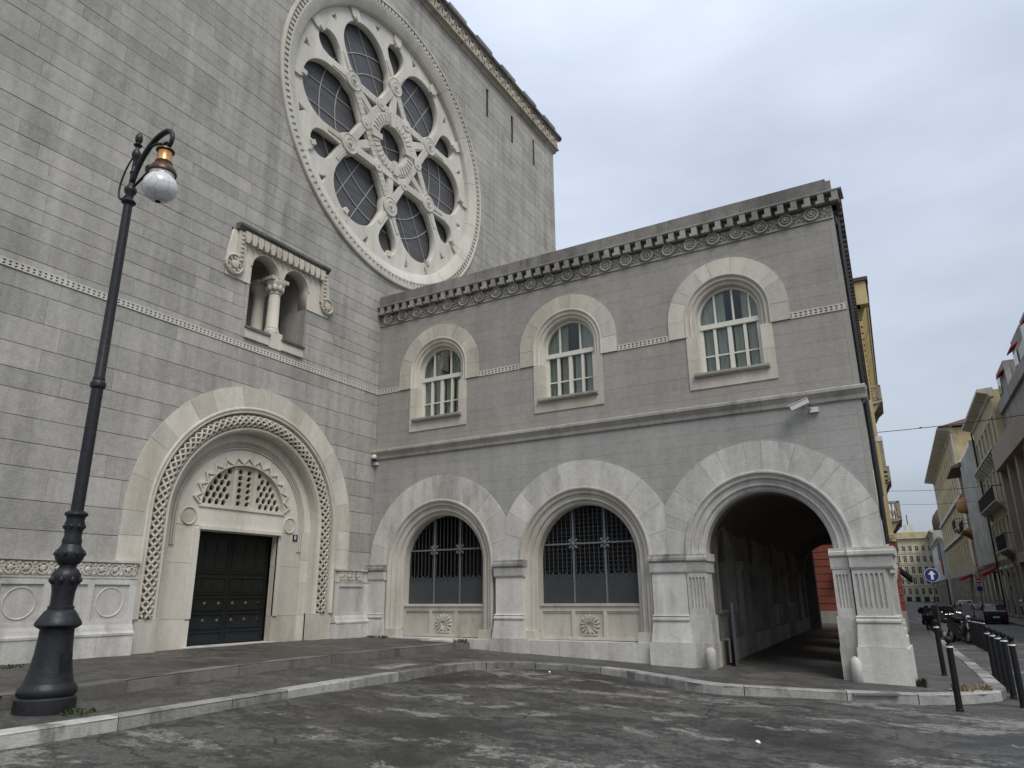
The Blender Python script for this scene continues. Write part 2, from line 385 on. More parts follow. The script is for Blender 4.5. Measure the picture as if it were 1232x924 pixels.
def voussoirs(name, c, t, r0, r1, n, d0, d1, mat, parent, F, lo=None, hi=None, gap=.006, seed=1, a0=0, a1=PI, jit=.25):
    rr = random.Random(seed); cuts = [a0 + (a1 - a0) * (i + (rr.uniform(-jit, jit) if 0 < i < n else 0)) / n for i in range(n + 1)]
    for i in range(n):
        p, q = cuts[i] + gap / 2 / r1, cuts[i + 1] - gap / 2 / r1
        k = max(3, int((q - p) / .09))
        poly = arc(c, t, r1 - gap / 2, p, q, k) + arc(c, t, r0 + gap / 2, q, p, k)
        if lo is not None: poly = clip(poly, 0, lo, False)
        if hi is not None and poly: poly = clip(poly, 0, hi, True)
        if len(poly) > 2: MB().prism(poly, d0, d1 + rr.uniform(-.003, .004)).build(name, mat, parent, F)

CAMI = (cam.matrix_world).inverted()
def proj(p):
    c = CAMI @ p
    if c.z > -.1: return None
    return (616 - 857 * c.x / c.z, 462 + 857 * c.y / c.z)
UNIT = None
def unit_box():
    global UNIT
    if UNIT is None: UNIT = MB().box(-.5, .5, -.5, .5, -1, 0).mesh('stone_block')
    return UNIT
def block_wall(parent, F, s0, s1, courses, holes, lr, gap, vgap, mats, seed, limit=300, depth=.05, rec=.012, jit=.003, back=.3, core_name='wall_core'):
    rr = random.Random(seed); blocks = []; core = MB()
    for ci in range(len(courses) - 1):
        ta, tb = courses[ci], courses[ci + 1]
        iv = [(s0, s1)]
        for (a, b) in holes(ta, tb):
            nx = []
            for (p, q) in iv:
                if b <= p or a >= q: nx.append((p, q)); continue
                if a > p: nx.append((p, a))
                if b < q: nx.append((b, q))
            iv = nx
        for (p, q) in iv:
            if q - p < .03: continue
            core.box(p, q, ta, tb, -back, -rec)
            x = p; first = True
            while x < q - .01:
                L = rr.uniform(*lr) * (rr.uniform(.3, 1) if first else 1); first = False
                e = x + L
                if q - e < lr[0] * .4: e = q
                blocks.append((x + vgap / 2, e - vgap / 2, ta + gap / 2, tb - gap / 2, rr.uniform(-jit, jit))); x = e
    def area(b):
        ps = [proj(F @ Vector((b[i], b[j], 0))) for i, j in ((0, 2), (1, 2), (1, 3), (0, 3))]
        if any(p is None for p in ps): return 0
        cx = sum(p[0] for p in ps) / 4; cy = sum(p[1] for p in ps) / 4
        if not (0 < cx < 1232 and 0 < cy < 924): return 0
        return abs(sum(ps[i][0] * ps[(i + 1) % 4][1] - ps[(i + 1) % 4][0] * ps[i][1] for i in range(4))) / 2
    blocks.sort(key=area, reverse=True)
    core.build(core_name, mats[2], parent, F)
    me = unit_box().copy(); me.materials.clear(); me.materials.append(M[mats[0]])
    for b in blocks[:limit]:
        o = bpy.data.objects.new('stone_block', me); COL.objects.link(o); o.parent = parent
        o.matrix_local = F @ Matrix.Translation(((b[0] + b[1]) / 2, (b[2] + b[3]) / 2, b[4])) @ Matrix.Diagonal((b[1] - b[0], b[3] - b[2], depth, 1))
    fld = MB()
    for b in blocks[limit:]:
        fld.box(b[0], b[1], b[2], b[3], b[4] - depth, b[4])
    if fld.v: tag(fld.build('stone_block_field', mats[1], parent, F), kind='stuff')

def courses(lines, lo, hi, seed):
    """course lines that pass through the given fixed heights"""
    rr = random.Random(seed); out = [lines[0]]
    for a, b in zip(lines, lines[1:]):
        n = max(1, round((b - a) / ((lo + hi) / 2))); ws = [rr.uniform(lo, hi) for _ in range(n)]; k = (b - a) / sum(ws); x = a
        for w_ in ws: x += w_ * k; out.append(x)
        out[-1] = b
    return out

def fall(y):                                               # the street falls away from the square
    D = y - CAM.y
    for (d0, f0), (d1, f1) in zip(((19, 0), (40, .39), (75, .96), (260, 1.2)), ((40, .39), (75, .96), (260, 1.2), (2000, 1.2))):
        if D < d0: return f0
        if D < d1: return f0 + (f1 - f0) * (D - d0) / (d1 - d0)
    return 1.2
def zp(x, y=-5.): return .118 - .04 * max(-12, min(x, 13.5)) - fall(y)     # pavement surface
def zr(x, y=-5.): return zp(x, y) - .12                                    # road surface

# ================================================================== GROUND
def sheet(name, xs, ys, zf, mat, kind='structure'):
    mb = MB(); vs = [(x, y, zf(x, y)) for y in ys for x in xs]; n = len(xs)
    mb.add(vs, [(j * n + i, j * n + i + 1, (j + 1) * n + i + 1, (j + 1) * n + i) for j in range(len(ys) - 1) for i in range(n - 1)])
    return tag(mb.build(name, mat), kind=kind)
rg = random.Random(3)
xs = [-700, -60, -12] + [i * .5 for i in range(0, 41)] + [24, 32, 60, 700]; ys = [-500, -60, -30] + [-20 + .5 * i for i in range(0, 45)] + [4 + 2 * i for i in range(32)] + [80, 150, 244, 900]
def wob(x, y): return .012 * math.sin(x * 1.3 + y * .7) + .01 * math.sin(x * .6 - y * 1.1 + 2)
road = sheet('road', xs, ys, lambda x, y: zr(x, y) + (wob(x, y) if -2 < x < 20 and -20 < y < 4 else 0) - .012, 'road')

# kerb line: along the tower, round the inner corner, along the wing, round the street corner
KL = [(5.42, -18.), (5.40, -12.), (5.44, -10.7), (5.38, -8.6), (5.28, -6.), (5.24, -4.2), (5.34, -3.1), (5.62, -2.45), (6.1, -2.02), (6.8, -1.72), (7.6, -1.62), (8.4, -1.78), (9.3, -2.22), (10.0, -2.62), (10.6, -2.66), (11.4, -2.38), (12.3, -2.08), (13.2, -1.72), (13.95, -1.33), (14.5, -.86), (14.8, -.36), (14.88, .3)]
for D_, l_ in ((19.5, 1.46), (23, 1.46), (27, 1.46), (33, 1.46), (45, 1.46), (80, 1.46), (150, 1.46), (250, 1.46)):
    p = S(l_, D_); KL.append((p.x, p.y))
def resample(pl, step):
    out = [Vector(pl[0])]; acc = 0
    for a, b in zip(pl, pl[1:]):
        a = Vector(a); b = Vector(b); L = (b - a).length; n = max(1, int(L / step))
        for i in range(1, n + 1): out.append(a + (b - a) * i / n)
    return out
KP = resample(KL, .12)
# pavement sheet between the kerb and the buildings
def band_mesh(name, left, right, zf, mat, drop=.25):
    mb = MB(); n = len(left); vs = []
    for a, b in zip(left, right):
        for k in range(7):
            x = a[0] + (b[0] - a[0]) * k / 6; y = a[1] + (b[1] - a[1]) * k / 6; vs.append((x, y, zf(x, y)))
    fs = [(i * 7 + k, i * 7 + k + 1, (i + 1) * 7 + k + 1, (i + 1) * 7 + k) for i in range(n - 1) for k in range(6)]
    mb.add(vs, fs); return mb.build(name, mat)
inner = []
for p in KP:
    if p.y < -3.5 and p.x < 6: q = (1.5, p.y)
    elif p.x < 13.6 and p.y < 0: q = (max(2.0, min(p.x, 12.9)), 1.5) if p.x > 5.9 else (2.0, max(p.y, -3.4) + 4.)
    else: q = tuple((S(-4.5, max(16.5, (Vector((p.x, p.y, 0)) - S(0, 0)).dot(U))))[:2])
    inner.append(q)
pavement = tag(band_mesh('pavement', [tuple(p) for p in KP], inner, lambda x, y: zp(x, y) - .004 + .004 * math.sin(2.1 * x + y), 'pave'), kind='structure')
# kerb stones, one by one
def kerb_run(poly, width, zt, hgt, parent, lens, seed, inward=1, maxlen=60, name='kerb_stone', mat='kerb'):
    rr = random.Random(seed); pts = resample(poly, .06); i = 0; total = 0
    while i < len(pts) - 3 and total < maxlen:
        L = rr.uniform(*lens); j = i
        acc = 0
        while j < len(pts) - 1 and acc < L: acc += (pts[j + 1] - pts[j]).length; j += 1
        seg = pts[i:j + 1]; seg = [seg[0]] + seg[4:-4:6] + [seg[-1]] if len(seg) > 9 else [seg[0], seg[-1]]
        dz = rr.uniform(-.008, .008); off = rr.uniform(-.006, .008); vs = []; N = len(seg)
        for k, p in enumerate(seg):
            t = (seg[min(k + 1, N - 1)] - seg[max(k - 1, 0)]).normalized(); nn = Vector((-t.y, t.x)) * inward
            q = p + t * (.008 if k == 0 else (-.008 if k == N - 1 else 0)) + nn * off
            z = zt(q.x, q.y) + dz; ch = .022
            for (w_, h_) in ((0, -hgt - .05), (0, -ch), (ch, 0), (width - .01, 0), (width, -.01), (width, -hgt)):
                vs.append((q.x + nn.x * w_, q.y + nn.y * w_, z + h_))
        fs = [(k * 6 + m, k * 6 + (m + 1) % 6, (k + 1) * 6 + (m + 1) % 6, (k + 1) * 6 + m) for k in range(N - 1) for m in range(6)] + [tuple(range(6)), tuple(range((N - 1) * 6, N * 6))]
        MB().add(vs, fs).build(name, mat, parent); total += acc; i = j
kerb_run(KL[1:], .26, lambda x, y: zp(x, y) + .012, .16, pavement, (.95, 1.7), 5, 1, 95)

# terrace in front of the portal, one step up
SE = [(4.0, -18.), (3.98, -11.2), (3.92, -10.4), (3.62, -8.5), (3.42, -6.9), (3.38, -3.6), (3.5, -1.6), (3.62, -.25)]
def zt(x, y): return .205 - .02 * x
sp_ = resample(SE, .3)
terrace = tag(band_mesh('terrace', [tuple(p) for p in sp_], [(-.2, p.y + .02) for p in sp_], lambda x, y: zt(x, y) + .004 * math.sin(3 * y + x), 'terrace'), kind='structure')
M['stepstone'] = stone('worn step stone', (.19, .182, .165), (.12, .115, .105), .3, .3, 0, .2, .35, dirt=.6, dcol=(.05, .048, .044), dscale=1.5)
kerb_run(SE[1:], .3, lambda x, y: zt(x, y) + .012, .2, terrace, (1.2, 2.4), 9, 1, 60, 'step_stone', 'stepstone')
# white weather slab and loose stones where the terrace meets the wing
mbs = MB(); mbs.add([(2.35, -.62, .165), (3.3, -.66, .145), (3.42, -.18, .15), (2.5, -.16, .175), (2.35, -.62, .205), (3.3, -.66, .185), (3.42, -.18, .19), (2.5, -.16, .205)], [(0, 1, 2, 3), (4, 5, 6, 7), (0, 1, 5, 4), (1, 2, 6, 5), (2, 3, 7, 6), (3, 0, 4, 7)])
mbs.build('paving_slab', 'pale', terrace)
# access covers set in the pavements
def cover(x, y, w_, h_, ang, label, zf, mat):
    z = zf(x, y); t = thing('access_cover', label, 'access cover', (x, y, z), ang)
    MB().box(-w_ / 2, w_ / 2, -h_ / 2, h_ / 2, -.02, .008).build('frame', 'stepstone', t)
    MB().box(-w_ / 2 + .04, -.01, -h_ / 2 + .04, h_ / 2 - .04, -.02, .013).build('lid', mat, t)
    MB().box(.01, w_ / 2 - .04, -h_ / 2 + .04, h_ / 2 - .04, -.02, .013).build('lid', mat, t)
cover(4.55, -4.4, .62, 1.1, .06, 'rusty grey access cover set in the pavement below the terrace step', lambda x, y: zp(x), 'kerb')
cover(12.85, -1.72, .75, .4, .4, 'grey access cover beside the kerb at the fluted corner pier', lambda x, y: zp(x), 'kerb')
cover(14.25, -.45, .55, .4, .6, 'small worn access cover at the kerb tip beside the bollards', lambda x, y: zp(x), 'kerb')

# ================================================================== TOWER HALL (wall in the plane x = 0)
hall = thing('temple_hall', 'huge pale grey ashlar hall with a rose window and an arched portal', 'building')
PC, PS = -4.27, 3.0               # portal centre, springing
RC, RT, RR = .43, 16.48, 5.33      # rose centre, outer radius
BC = -4.14                        # twin window centre
def hole_A(ta, tb):
    h = []; tm = (ta + tb) / 2
    if tb <= 2.0: h.append((PC - 3.0, PC + 3.0))
    elif ta < PS: h.append((PC - 3.05, PC + 3.05))
    elif tm < PS + 3.05: q = math.sqrt(3.05 ** 2 - (tm - PS) ** 2); h.append((PC - q, PC + q))
    if abs(tm - RT) < 5.08: q = math.sqrt(5.08 ** 2 - (tm - RT) ** 2); h.append((RC - q, RC + q))
    if tb > 7.51 and ta < 8.92: h.append((-5.2, -3.14))
    elif ta > 8.9 and tb < 10.3: h.append((-5.8, -2.42))
    if 7.2 < tm < 7.37: h.append((-50, 50))
    if tb < 9.7: h.append((-.0, 50))
    if 21.4 <= tm <= 22.85:
        for s_ in (6.33, 8.52, 10.62): h.append((s_ - .09, s_ + .09))
    return h
cA = courses([1.98, 3.0, 7.21], .33, .62, 11) + courses([7.21, 7.36, 7.51, 8.93, 10.25, 21.4, 22.85, 23.5], .29, .45, 12)[1:]
block_wall(hall, FA, -13.5, 12.8, cA, hole_A, (.8, 2.1), .012, .005, ('tower_block', 'tower_field', 'tower_mortar'), 21, 300, jit=.004, rec=.014)
b = MB(); b.box(-13.5, 12.8, .0, 23.5, -14, -1.35); b.box(12.5, 12.79, 0, 23.5, -1.35, -.06); b.box(-13.5, -13.2, 0, 23.5, -1.35, -.06)
b.box(-13.5, 12.8, 23.3, 23.5, -1.35, -.06)
b.build('hall_body', 'tower_mortar', hall, FA)
for s_ in (6.33, 8.52, 10.62):
    m_ = MB().box(s_ - .1, s_ + .1, 21.39, 22.86, -.5, -.28); m_.build('slit_window', 'room', hall, FA)

# chain band running along the wall at half height
def chain_band(parent, F, spans, t0=7.21, t1=7.36, d=.02):
    mb = MB(); bk = MB()
    for (a, b_) in spans:
        bk.box(a, b_, t0, t1, -.25, -.03)
        h = t1 - t0; tm = (t0 + t1) / 2
        mb.box(a, b_, t0, t0 + .026, -.03, d); mb.box(a, b_, t1 - .026, t1, -.03, d); mb.box(a, b_, tm - .012, tm + .012, -.03, d - .004)
        n = max(1, int((b_ - a) / .105)); st_ = (b_ - a) / n
        for i in range(n):
            x = a + (i + .5) * st_
            mb.prism([(x - .035, t0 + .02), (x + .025, t0 + .02), (x + .045, tm), (x - .015, tm)], -.03, d - .003)
            mb.prism([(x - .015, tm), (x + .045, tm), (x + .025, t1 - .02), (x - .035, t1 - .02)], -.03, d - .003)
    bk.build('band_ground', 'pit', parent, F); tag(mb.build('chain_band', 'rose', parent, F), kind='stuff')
chain_band(hall, FA, [(-13.5, -.02)])

# ---- cornice with pierced frieze and stepped battlements
mb = MB(); mb.extr(-13.5, 13.0, [(-.2, 23.44), (.04, 23.44), (.07, 23.5), (.12, 23.53), (.12, 23.58), (-.2, 23.58)]); mb.build('cornice_bed', 'tfrieze', hall, FA)
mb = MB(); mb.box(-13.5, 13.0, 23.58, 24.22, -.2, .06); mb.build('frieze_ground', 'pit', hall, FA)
mb = MB(); x = -2.; stp = .5
while x < 13.0:
    e = x + stp; t0, t1 = 23.6, 24.2; q = .05
    for (p0, p1) in (((x, t0), (e, t1)), ((x, t1), (e, t0))):
        L = math.hypot(stp, .6); nx, ny = -(p1[1] - p0[1]) / L * q, (p1[0] - p0[0]) / L * q
        mb.prism([(p0[0] - nx, p0[1] - ny), (p1[0] - nx, p1[1] - ny), (p1[0] + nx, p1[1] + ny), (p0[0] + nx, p0[1] + ny)], .05, .22)
    mb.lathe([(.15, .05), (.15, .2), (.1, .24), (.04, .24)], 8, (x + stp / 2, 23.9, 0)); mb.box(x - .04, x + .04, 23.58, 24.22, .05, .2)
    x = e
mb.box(-13.5, 13.02, 23.56, 23.63, .05, .25); mb.box(-13.5, 13.02, 24.17, 24.24, .05, .27)
mb.build('pierced_frieze', 'tfrieze', hall, FA)
mb = MB(); mb.extr(-13.5, 13.15, [(-.4, 24.2), (.3, 24.2), (.36, 24.28), (.36, 24.4), (-.4, 24.4)]); mb.build('cornice_slab', 'crust', hall, FA)
x = 12.75; rr = random.Random(4)
while x > -3:
    L = 1.25; MB().box(x - L, x, 24.4, 24.82, -.5, .2).build('merlon', 'parapet', hall, FA)
    MB().box(x - L - .85, x - L, 24.4, 24.56, -.5, .2).build('crenel', 'parapet', hall, FA); x -= L + .85

# ---- rose window
FR = FA @ Matrix.Translation((0, 0, .11))
prof = [(5.05, .045), (5.01, .055), (4.70, -.06), (4.66, -.10), (4.64, -.24), (4.64, -.66)]
n_ = 16
for i in range(n_):
    a0, a1 = 2 * PI * (i + .5) / n_ + .0012, 2 * PI * (i + 1.5) / n_ - .0012
    MB().sweep(circ_st(RC, RT, 10, a0, a1, False), prof + [(5.05, -.66)], caps=True).build('ring_stone', 'rose', hall, FA, auto=.5)
mb = MB(); mb.sweep(circ_st(RC, RT, 128), [(5.33, -.05), (5.33, .06), (5.31, .085), (5.25, .095), (5.225, .08), (5.22, .02), (5.05, .02)], True); mb.build('hood_ring', 'rose', hall, FA, auto=.6)
mb = MB(); nd = 168
for i in range(nd):
    a0, a1 = 2 * PI * i / nd, 2 * PI * (i + .56) / nd
    mb.prism(arc(RC, RT, 5.205, a0, a1, 1) + arc(RC, RT, 5.065, a1, a0, 1), .0, .065)
tag(mb.build('dentil_ring', 'rose', hall, FA), kind='stuff')
# tracery plate with real openings
def pol(r, a): return (RC + r * math.cos(a), RT + r * math.sin(a))
def rel(a, pts): # points given as (radial, lateral) about direction a
    return [(RC + r * math.cos(a) - l * math.sin(a), RT + r * math.sin(a) + l * math.cos(a)) for r, l in pts]
holes = []; MR = 2.43
HW, HC = 1.07, 3.14
bigp = [(1.58, .0), (2.04, .80), (2.2, .86), (2.36, .93), (2.5, 1.04), (2.7, HW)] + [(HC + HW * math.sin(q), HW * math.cos(q)) for q in [PI * k / 20 for k in range(0, 21)]] + [(2.7, -HW), (2.5, -1.04), (2.36, -.93), (2.2, -.86), (2.04, -.80)]
smallp = [(2.86, 0), (3.5, .39)] + [(3.74 + .47 * math.sin(q), .46 * math.cos(q)) for q in [PI * k / 10 for k in range(0, 11)]] + [(3.5, -.39)]
for k in range(6):
    a = PI / 3 * k; holes.append(rel(a, bigp)); a2 = a + PI / 6; holes.append(rel(a2, smallp))
    for sg in (-1, 1):
        holes.append(rel(a2, [(1.34, .17 * sg), (1.34, .52 * sg), (1.98, .15 * sg)]))
        ang = a2 + sg * math.radians(14.0); holes.append(rel(ang, [(4.40, -.12), (4.40, .12), (4.14, .0)]))
holes.append(arc(RC, RT, .7, 0, 2 * PI, 40)[:-1])
plate('tracery', arc(RC, RT, 4.65, 0, 2 * PI, 96)[:-1], holes, -.62, -.36, 'rose', hall, FR, .02)
# raised hexagram bands, medallions and hub
for k in range(6):
    a = PI / 6 + PI / 3 * k
    p, q = Vector(pol(MR, a)), Vector(pol(MR, a + 2 * PI / 3)); dr = (q - p).normalized(); nn = Vector((-dr.y, dr.x))
    p2, q2 = p + dr * .30, q - dr * .30
    band = MB(); band.prism([tuple(p2 - nn * .13), tuple(q2 - nn * .13), tuple(q2 + nn * .13), tuple(p2 + nn * .13)], -.38, -.325 + (.004 if k % 2 else 0))
    L = (q2 - p2).length; m_ = int(L / .17)
    for i in range(m_):
        for sg in (-1, 1):
            c_ = p2 + dr * (L * (i + .5) / m_) + nn * .055 * sg; band.box(c_.x - .03, c_.x + .03, c_.y - .03, c_.y + .03, -.34, -.314)
    band.build('star_band', 'rose', hall, FR)
    MB().lathe([(.36, -.40), (.36, -.31), (.33, -.29), (.30, -.31), (.20, -.30), (.18, -.28), (.15, -.30), (.07, -.30), (.06, -.24), (.02, -.23)], 24, (*pol(MR, a), 0)).build('medallion', 'rose', hall, FR, auto=.6)
    MB().lathe([(.22, -.38), (.22, -.30), (.18, -.285), (.1, -.3), (.06, -.27), (.01, -.27)], 18, (*pol(1.41, a + PI / 6), 0)).build('small_rosette', 'rose', hall, FR, auto=.6)
    # petal rib from medallion out to the rim
    for sg in (-1, 1):
        ang = a + sg * PI / 6; p0 = Vector(pol(MR, a)); dv = Vector((math.cos(ang), math.sin(ang))); nv = Vector((-dv.y, dv.x))
        r0, r1 = p0 + dv * .34, p0 + dv * .95
        MB().prism([tuple(r0 - nv * .07), tuple(r1 - nv * .07), tuple(r1 + nv * .07), tuple(r0 + nv * .07)], -.38, -.335).build('petal_rib', 'rose', hall, FR)
    MB().prism(rel(a, [(1.16, -.12), (2.12, -.12), (2.12, .12), (1.16, .12)]), -.38, -.335).build('radial_band', 'rose', hall, FR)
for k in range(12):
    a = PI / 6 * k
    r0 = 4.22
    mb = MB(); mb.prism(rel(a, [(r0, -.10), (4.36, -.2), (4.64, -.2), (4.64, .2), (4.36, .2), (r0, .10)]), -.37, -.29); mb.prism(rel(a, [(r0 - .1, -.09), (r0 + .12, -.09), (r0 + .12, .09), (r0 - .1, .09)]), -.37, -.25, .15)
    mb.build('rim_bracket', 'rose', hall, FR)
mb = MB(); mb.sweep(circ_st(RC, RT, 48), [(.70, -.5), (.70, -.33), (.74, -.305), (.98, -.295), (1.14, -.315), (1.16, -.38)], True); mb.build('hub_ring', 'rose', hall, FR, auto=.5)
mb = MB()
for i in range(36):
    a = 2 * PI * i / 36; mb.prism(rel(a, [(.78, -.035), (1.1, -.045), (1.1, .045), (.78, .035)]), -.32, -.272, .2)
tag(mb.build('hub_leaf_relief', 'rose', hall, FR), kind='stuff')
for k in range(4):
    MB().prism(rel(PI / 2 * k + .15, [(.64, -.10), (1.16, -.12), (1.16, .12), (.64, .10)]), -.40, -.245).build('hub_clasp', 'rose', hall, FR)
mb = MB(); mb.prism(arc(RC, RT, 4.64, 0, 2 * PI, 64)[:-1], -.74, -.67); mb.build('rose_glass', 'roseglass', hall, FR)
mb = MB()
for r in (2.55, 3.25): mb.sweep(circ_st(RC, RT, 90), [(r - .014, -.665), (r - .014, -.64), (r + .014, -.64), (r + .014, -.665)], True)
for k in range(6):
    for off in (-.42, .42):
        a = PI / 3 * k; mb.prism(rel(a, [(1.5, off - .011), (4.3, off - .011), (4.3, off + .011), (1.5, off + .011)]), -.668, -.642)
for k in range(2):
    a = .3 + PI / 2 * k; mb.prism(rel(a, [(-.75, -.011), (.75, -.011), (.75, .011), (-.75, .011)]), -.668, -.642)
tag(mb.build('glazing_bars', 'leadline', hall, FR), kind='stuff')

# ---- twin window
A1, A2, AR, AT = BC - .53, BC + .53, .43, 9.44
ol = [(-5.88, 8.93), (A1 - AR, 8.93)] + [(A1 - AR * math.cos(PI * i / 16), AT + AR * math.sin(PI * i / 16)) for i in range(17)] + [(A2 - AR * math.cos(PI * i / 16), AT + AR * math.sin(PI * i / 16)) for i in range(17)] + [(A2 + AR, 8.93), (-2.34, 8.93), (-2.34, 9.55), (-2.42, 10.22), (-5.75, 10.22), (-5.88, 9.55)]
plate('hood_slab', ol, [], -.3, .03, 'cream', hall, FA, .008)
for a_, b_ in ((-5.20, A1 - AR), (A2 + AR, -3.12)):
    MB().box(a_, b_, 7.5, 8.93, -.95, .012).build('jamb', 'tower_block', hall, FA)
mb = MB()
for c_ in (A1, A2): mb.sweep(arch_st(c_, AT, n=18), [(AR + .06, .03), (AR + .055, .055), (AR + .01, .055), (AR, .03)])
mb.build('arch_bead', 'cream', hall, FA)
mb = MB(); mb.extr(-5.68, -2.5, [(-.2, 10.24), (.12, 10.24), (.16, 10.3), (.2, 10.33), (.2, 10.40), (-.2, 10.44)]); mb.build('hood_cornice', 'crust', hall, FA)
mb = MB(); nb = 14
for i in range(nb):
    x = -5.5 + (2.83) * (i + .5) / nb
    mb.prism([(x - .085, 10.24), (x - .085, 10.08)] + [(x - .05 + .05 * (1 - math.cos(PI * q / 4)), 10.0 - .0 + .05 * (math.sin(PI * q / 4)) - .06) for q in (0, 4)] + [(x + .085, 10.08), (x + .085, 10.24)], .0, .17)
    mb.lathe([(.045, .02), (.05, .1), (.02, .14)], 8, (x, 9.98, 0))
tag(mb.build('hood_corbels', 'cream_relief', hall, FA), kind='stuff')
for (x, rr0) in ((-5.66, .28), (-2.44, .24)):
    sg = 1 if x < -4 else -1
    MB().box(x - .12 + .16 * sg, x + .12 + .16 * sg, 9.3, 10.22, .0, .10).build('side_scroll', 'cream_relief', hall, FA)
    mb = MB(); mb.lathe([(rr0, .0), (rr0, .10), (rr0 - .04, .12), (rr0 - .07, .07), (rr0 - .1, .05), (.11, .05), (.1, .11), (.04, .12)], 20, (x, 9.26, 0))
    for i in range(8):
        a = PI / 4 * i; mb.lathe([(.035, .03), (.035, .09), (.01, .1)], 6, (x + (rr0 - .11) * math.cos(a), 9.26 + (rr0 - .11) * math.sin(a), 0))
    mb.build('scroll_roundel', 'cream_relief', hall, FA)
for k in range(7):
    for x in (-5.5, -2.6): MB().lathe([(.05, .09), (.05, .12), (.02, .14)], 8, (x, 9.42 + .12 * k, 0)).build('scroll_bud', 'cream_relief', hall, FA)
for d_ in (-.16, -.78):
    mb = MB(); mb.lathe([(.2, 7.93), (.2, 8.0), (.17, 8.03), (.18, 8.06), (.17, 8.1), (.16, 8.12), (.15, 9.02), (.175, 9.04), (.175, 9.07), (.155, 9.08), (.16, 9.16), (.22, 9.26), (.26, 9.34), (.26, 9.40)], 20, (BC, 0, d_), 't'); mb.build('column', 'cream', hall, FA, auto=.7)
    mb = MB(); mb.box(BC - .29, BC + .29, 9.38, 9.48, d_ - .26, d_ + .19 if d_ > -.5 else d_ + .26)
    mb.build('abacus', 'cream', hall, FA)
mb = MB()
for i in range(8):
    a = 2 * PI * i / 8; mb.lathe([(.06, 9.1), (.075, 9.2), (.06, 9.3), (.02, 9.34)], 7, (BC + .17 * math.cos(a), 0, -.16 + .17 * math.sin(a)), 't')
mb.build('capital_leaves', 'cream', hall, FA, smooth=True)
MB().box(BC - .22, BC + .22, 7.48, 7.93, -1.2, .03).build('column_block', 'cream', hall, FA)
for a_, b_ in ((A1 - AR, BC - .22), (BC + .22, A2 + AR)):
    MB().box(a_ - .02, b_, 7.50, 7.74, -1.2, .06).build('sill_apron', 'rose', hall, FA)
    MB().box(a_ - .03, b_ + .01, 7.74, 7.80, -1.2, .10).build('sill', 'crust', hall, FA)
mb = MB(); mb.box(-5.2, -3.1, 7.4, 10.1, -1.3, -1.22); mb.box(-5.3, -5.19, 7.4, 10.1, -1.3, -.31); mb.box(-3.13, -3.02, 7.4, 10.1, -1.3, -.31); mb.box(-5.2, -3.1, 10.0, 10.1, -1.3, -.3)
mb.build('niche_lining', 'tower_block', hall, FA)
MB().box(-4.95, -4.3, 7.8, 9.4, -1.22, -1.2).build('niche_window', 'farglass', hall, FA)

# ---- portal
voussoirs('voussoir', PC, PS, 2.78, 3.32, 14, -.25, .03, 'cream', hall, FA, seed=5)
for sg in (-1, 1):
    for (t0, t1) in ((1.985, 2.5), (2.5, 3.0)):
        a_, b_ = sorted((PC + sg * 2.782, PC + sg * 3.318)); MB().box(a_, b_, t0 + .003, t1 - .003, -.25, .03).build('jamb_stone', 'cream', hall, FA)
leg = .86
MB().sweep(arch_st(PC, PS, leg, leg, 48), [(2.81, -.2), (2.81, .04), (2.785, .055), (2.75, .05), (2.735, .02), (2.715, .02), (2.70, .035), (2.675, .03), (2.665, -.02), (2.65, -.10)]).build('outer_moulding', 'cream', hall, FA, auto=.5)
# chain roll: a half round with a carved net
RCN, RW = 2.47, .18
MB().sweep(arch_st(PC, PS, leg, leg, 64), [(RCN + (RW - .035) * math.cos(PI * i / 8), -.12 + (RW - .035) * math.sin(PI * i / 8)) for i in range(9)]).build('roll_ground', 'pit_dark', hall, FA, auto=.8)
def portal_path(u):       # arclength along the roll centre line, from the right foot
    L0 = PS - leg; La = PI * RCN
    if u < L0: return (PC, leg + u, 1., 0.)
    if u < L0 + La: a = (u - L0) / RCN; return (PC, PS, math.cos(a), math.sin(a))
    return (PC, PS - (u - L0 - La), -1., 0.)
LT = 2 * (PS - leg) + PI * RCN; cell = .18; nc = int(LT / cell); cell = LT / nc
mb = MB(); KS = 3; st_ = 14
for i in range(-KS, nc + KS):
    for sg in (-1, 1):
        vs = []; ok = []
        for q in range(st_ + 1):
            f = q / st_; phi = PI * (.03 + .94 * f); u = (i + (f if sg > 0 else 1 - f) * KS) * cell; ok.append(.0 <= u <= LT)
            for (dw, dh) in ((-.040, .0), (-.022, .032), (.022, .032), (.040, .0)):
                uu = min(max(u + dw, 0), LT); bs, bt, ds, dt = portal_path(uu); r_ = RW - .036 + dh
                rho = RCN + r_ * math.cos(phi); vs.append((bs + ds * rho, bt + dt * rho, -.12 + r_ * math.sin(phi)))
        mb.add(vs, [(q * 4 + k, q * 4 + k + 1, q * 4 + k + 5, q * 4 + k + 4) for q in range(st_) for k in range(3) if ok[q] and ok[q + 1]])
mb.build('chain_roll', 'cream_relief', hall, FA)
MB().sweep(arch_st(PC, PS, leg, leg, 48), [(2.31, -.14), (2.31, -.05), (2.27, -.02), (2.225, -.05), (2.215, -.10), (2.20, -.10), (2.20, -.42)]).build('inner_bead', 'cream', hall, FA, auto=.6)
for sg in (-1, 1):
    a_, b_ = sorted((PC + sg * 2.19, PC + sg * 2.82)); MB().box(a_, b_, .1, leg, -.3, .0).build('roll_plinth', 'pale_warm', hall, FA)
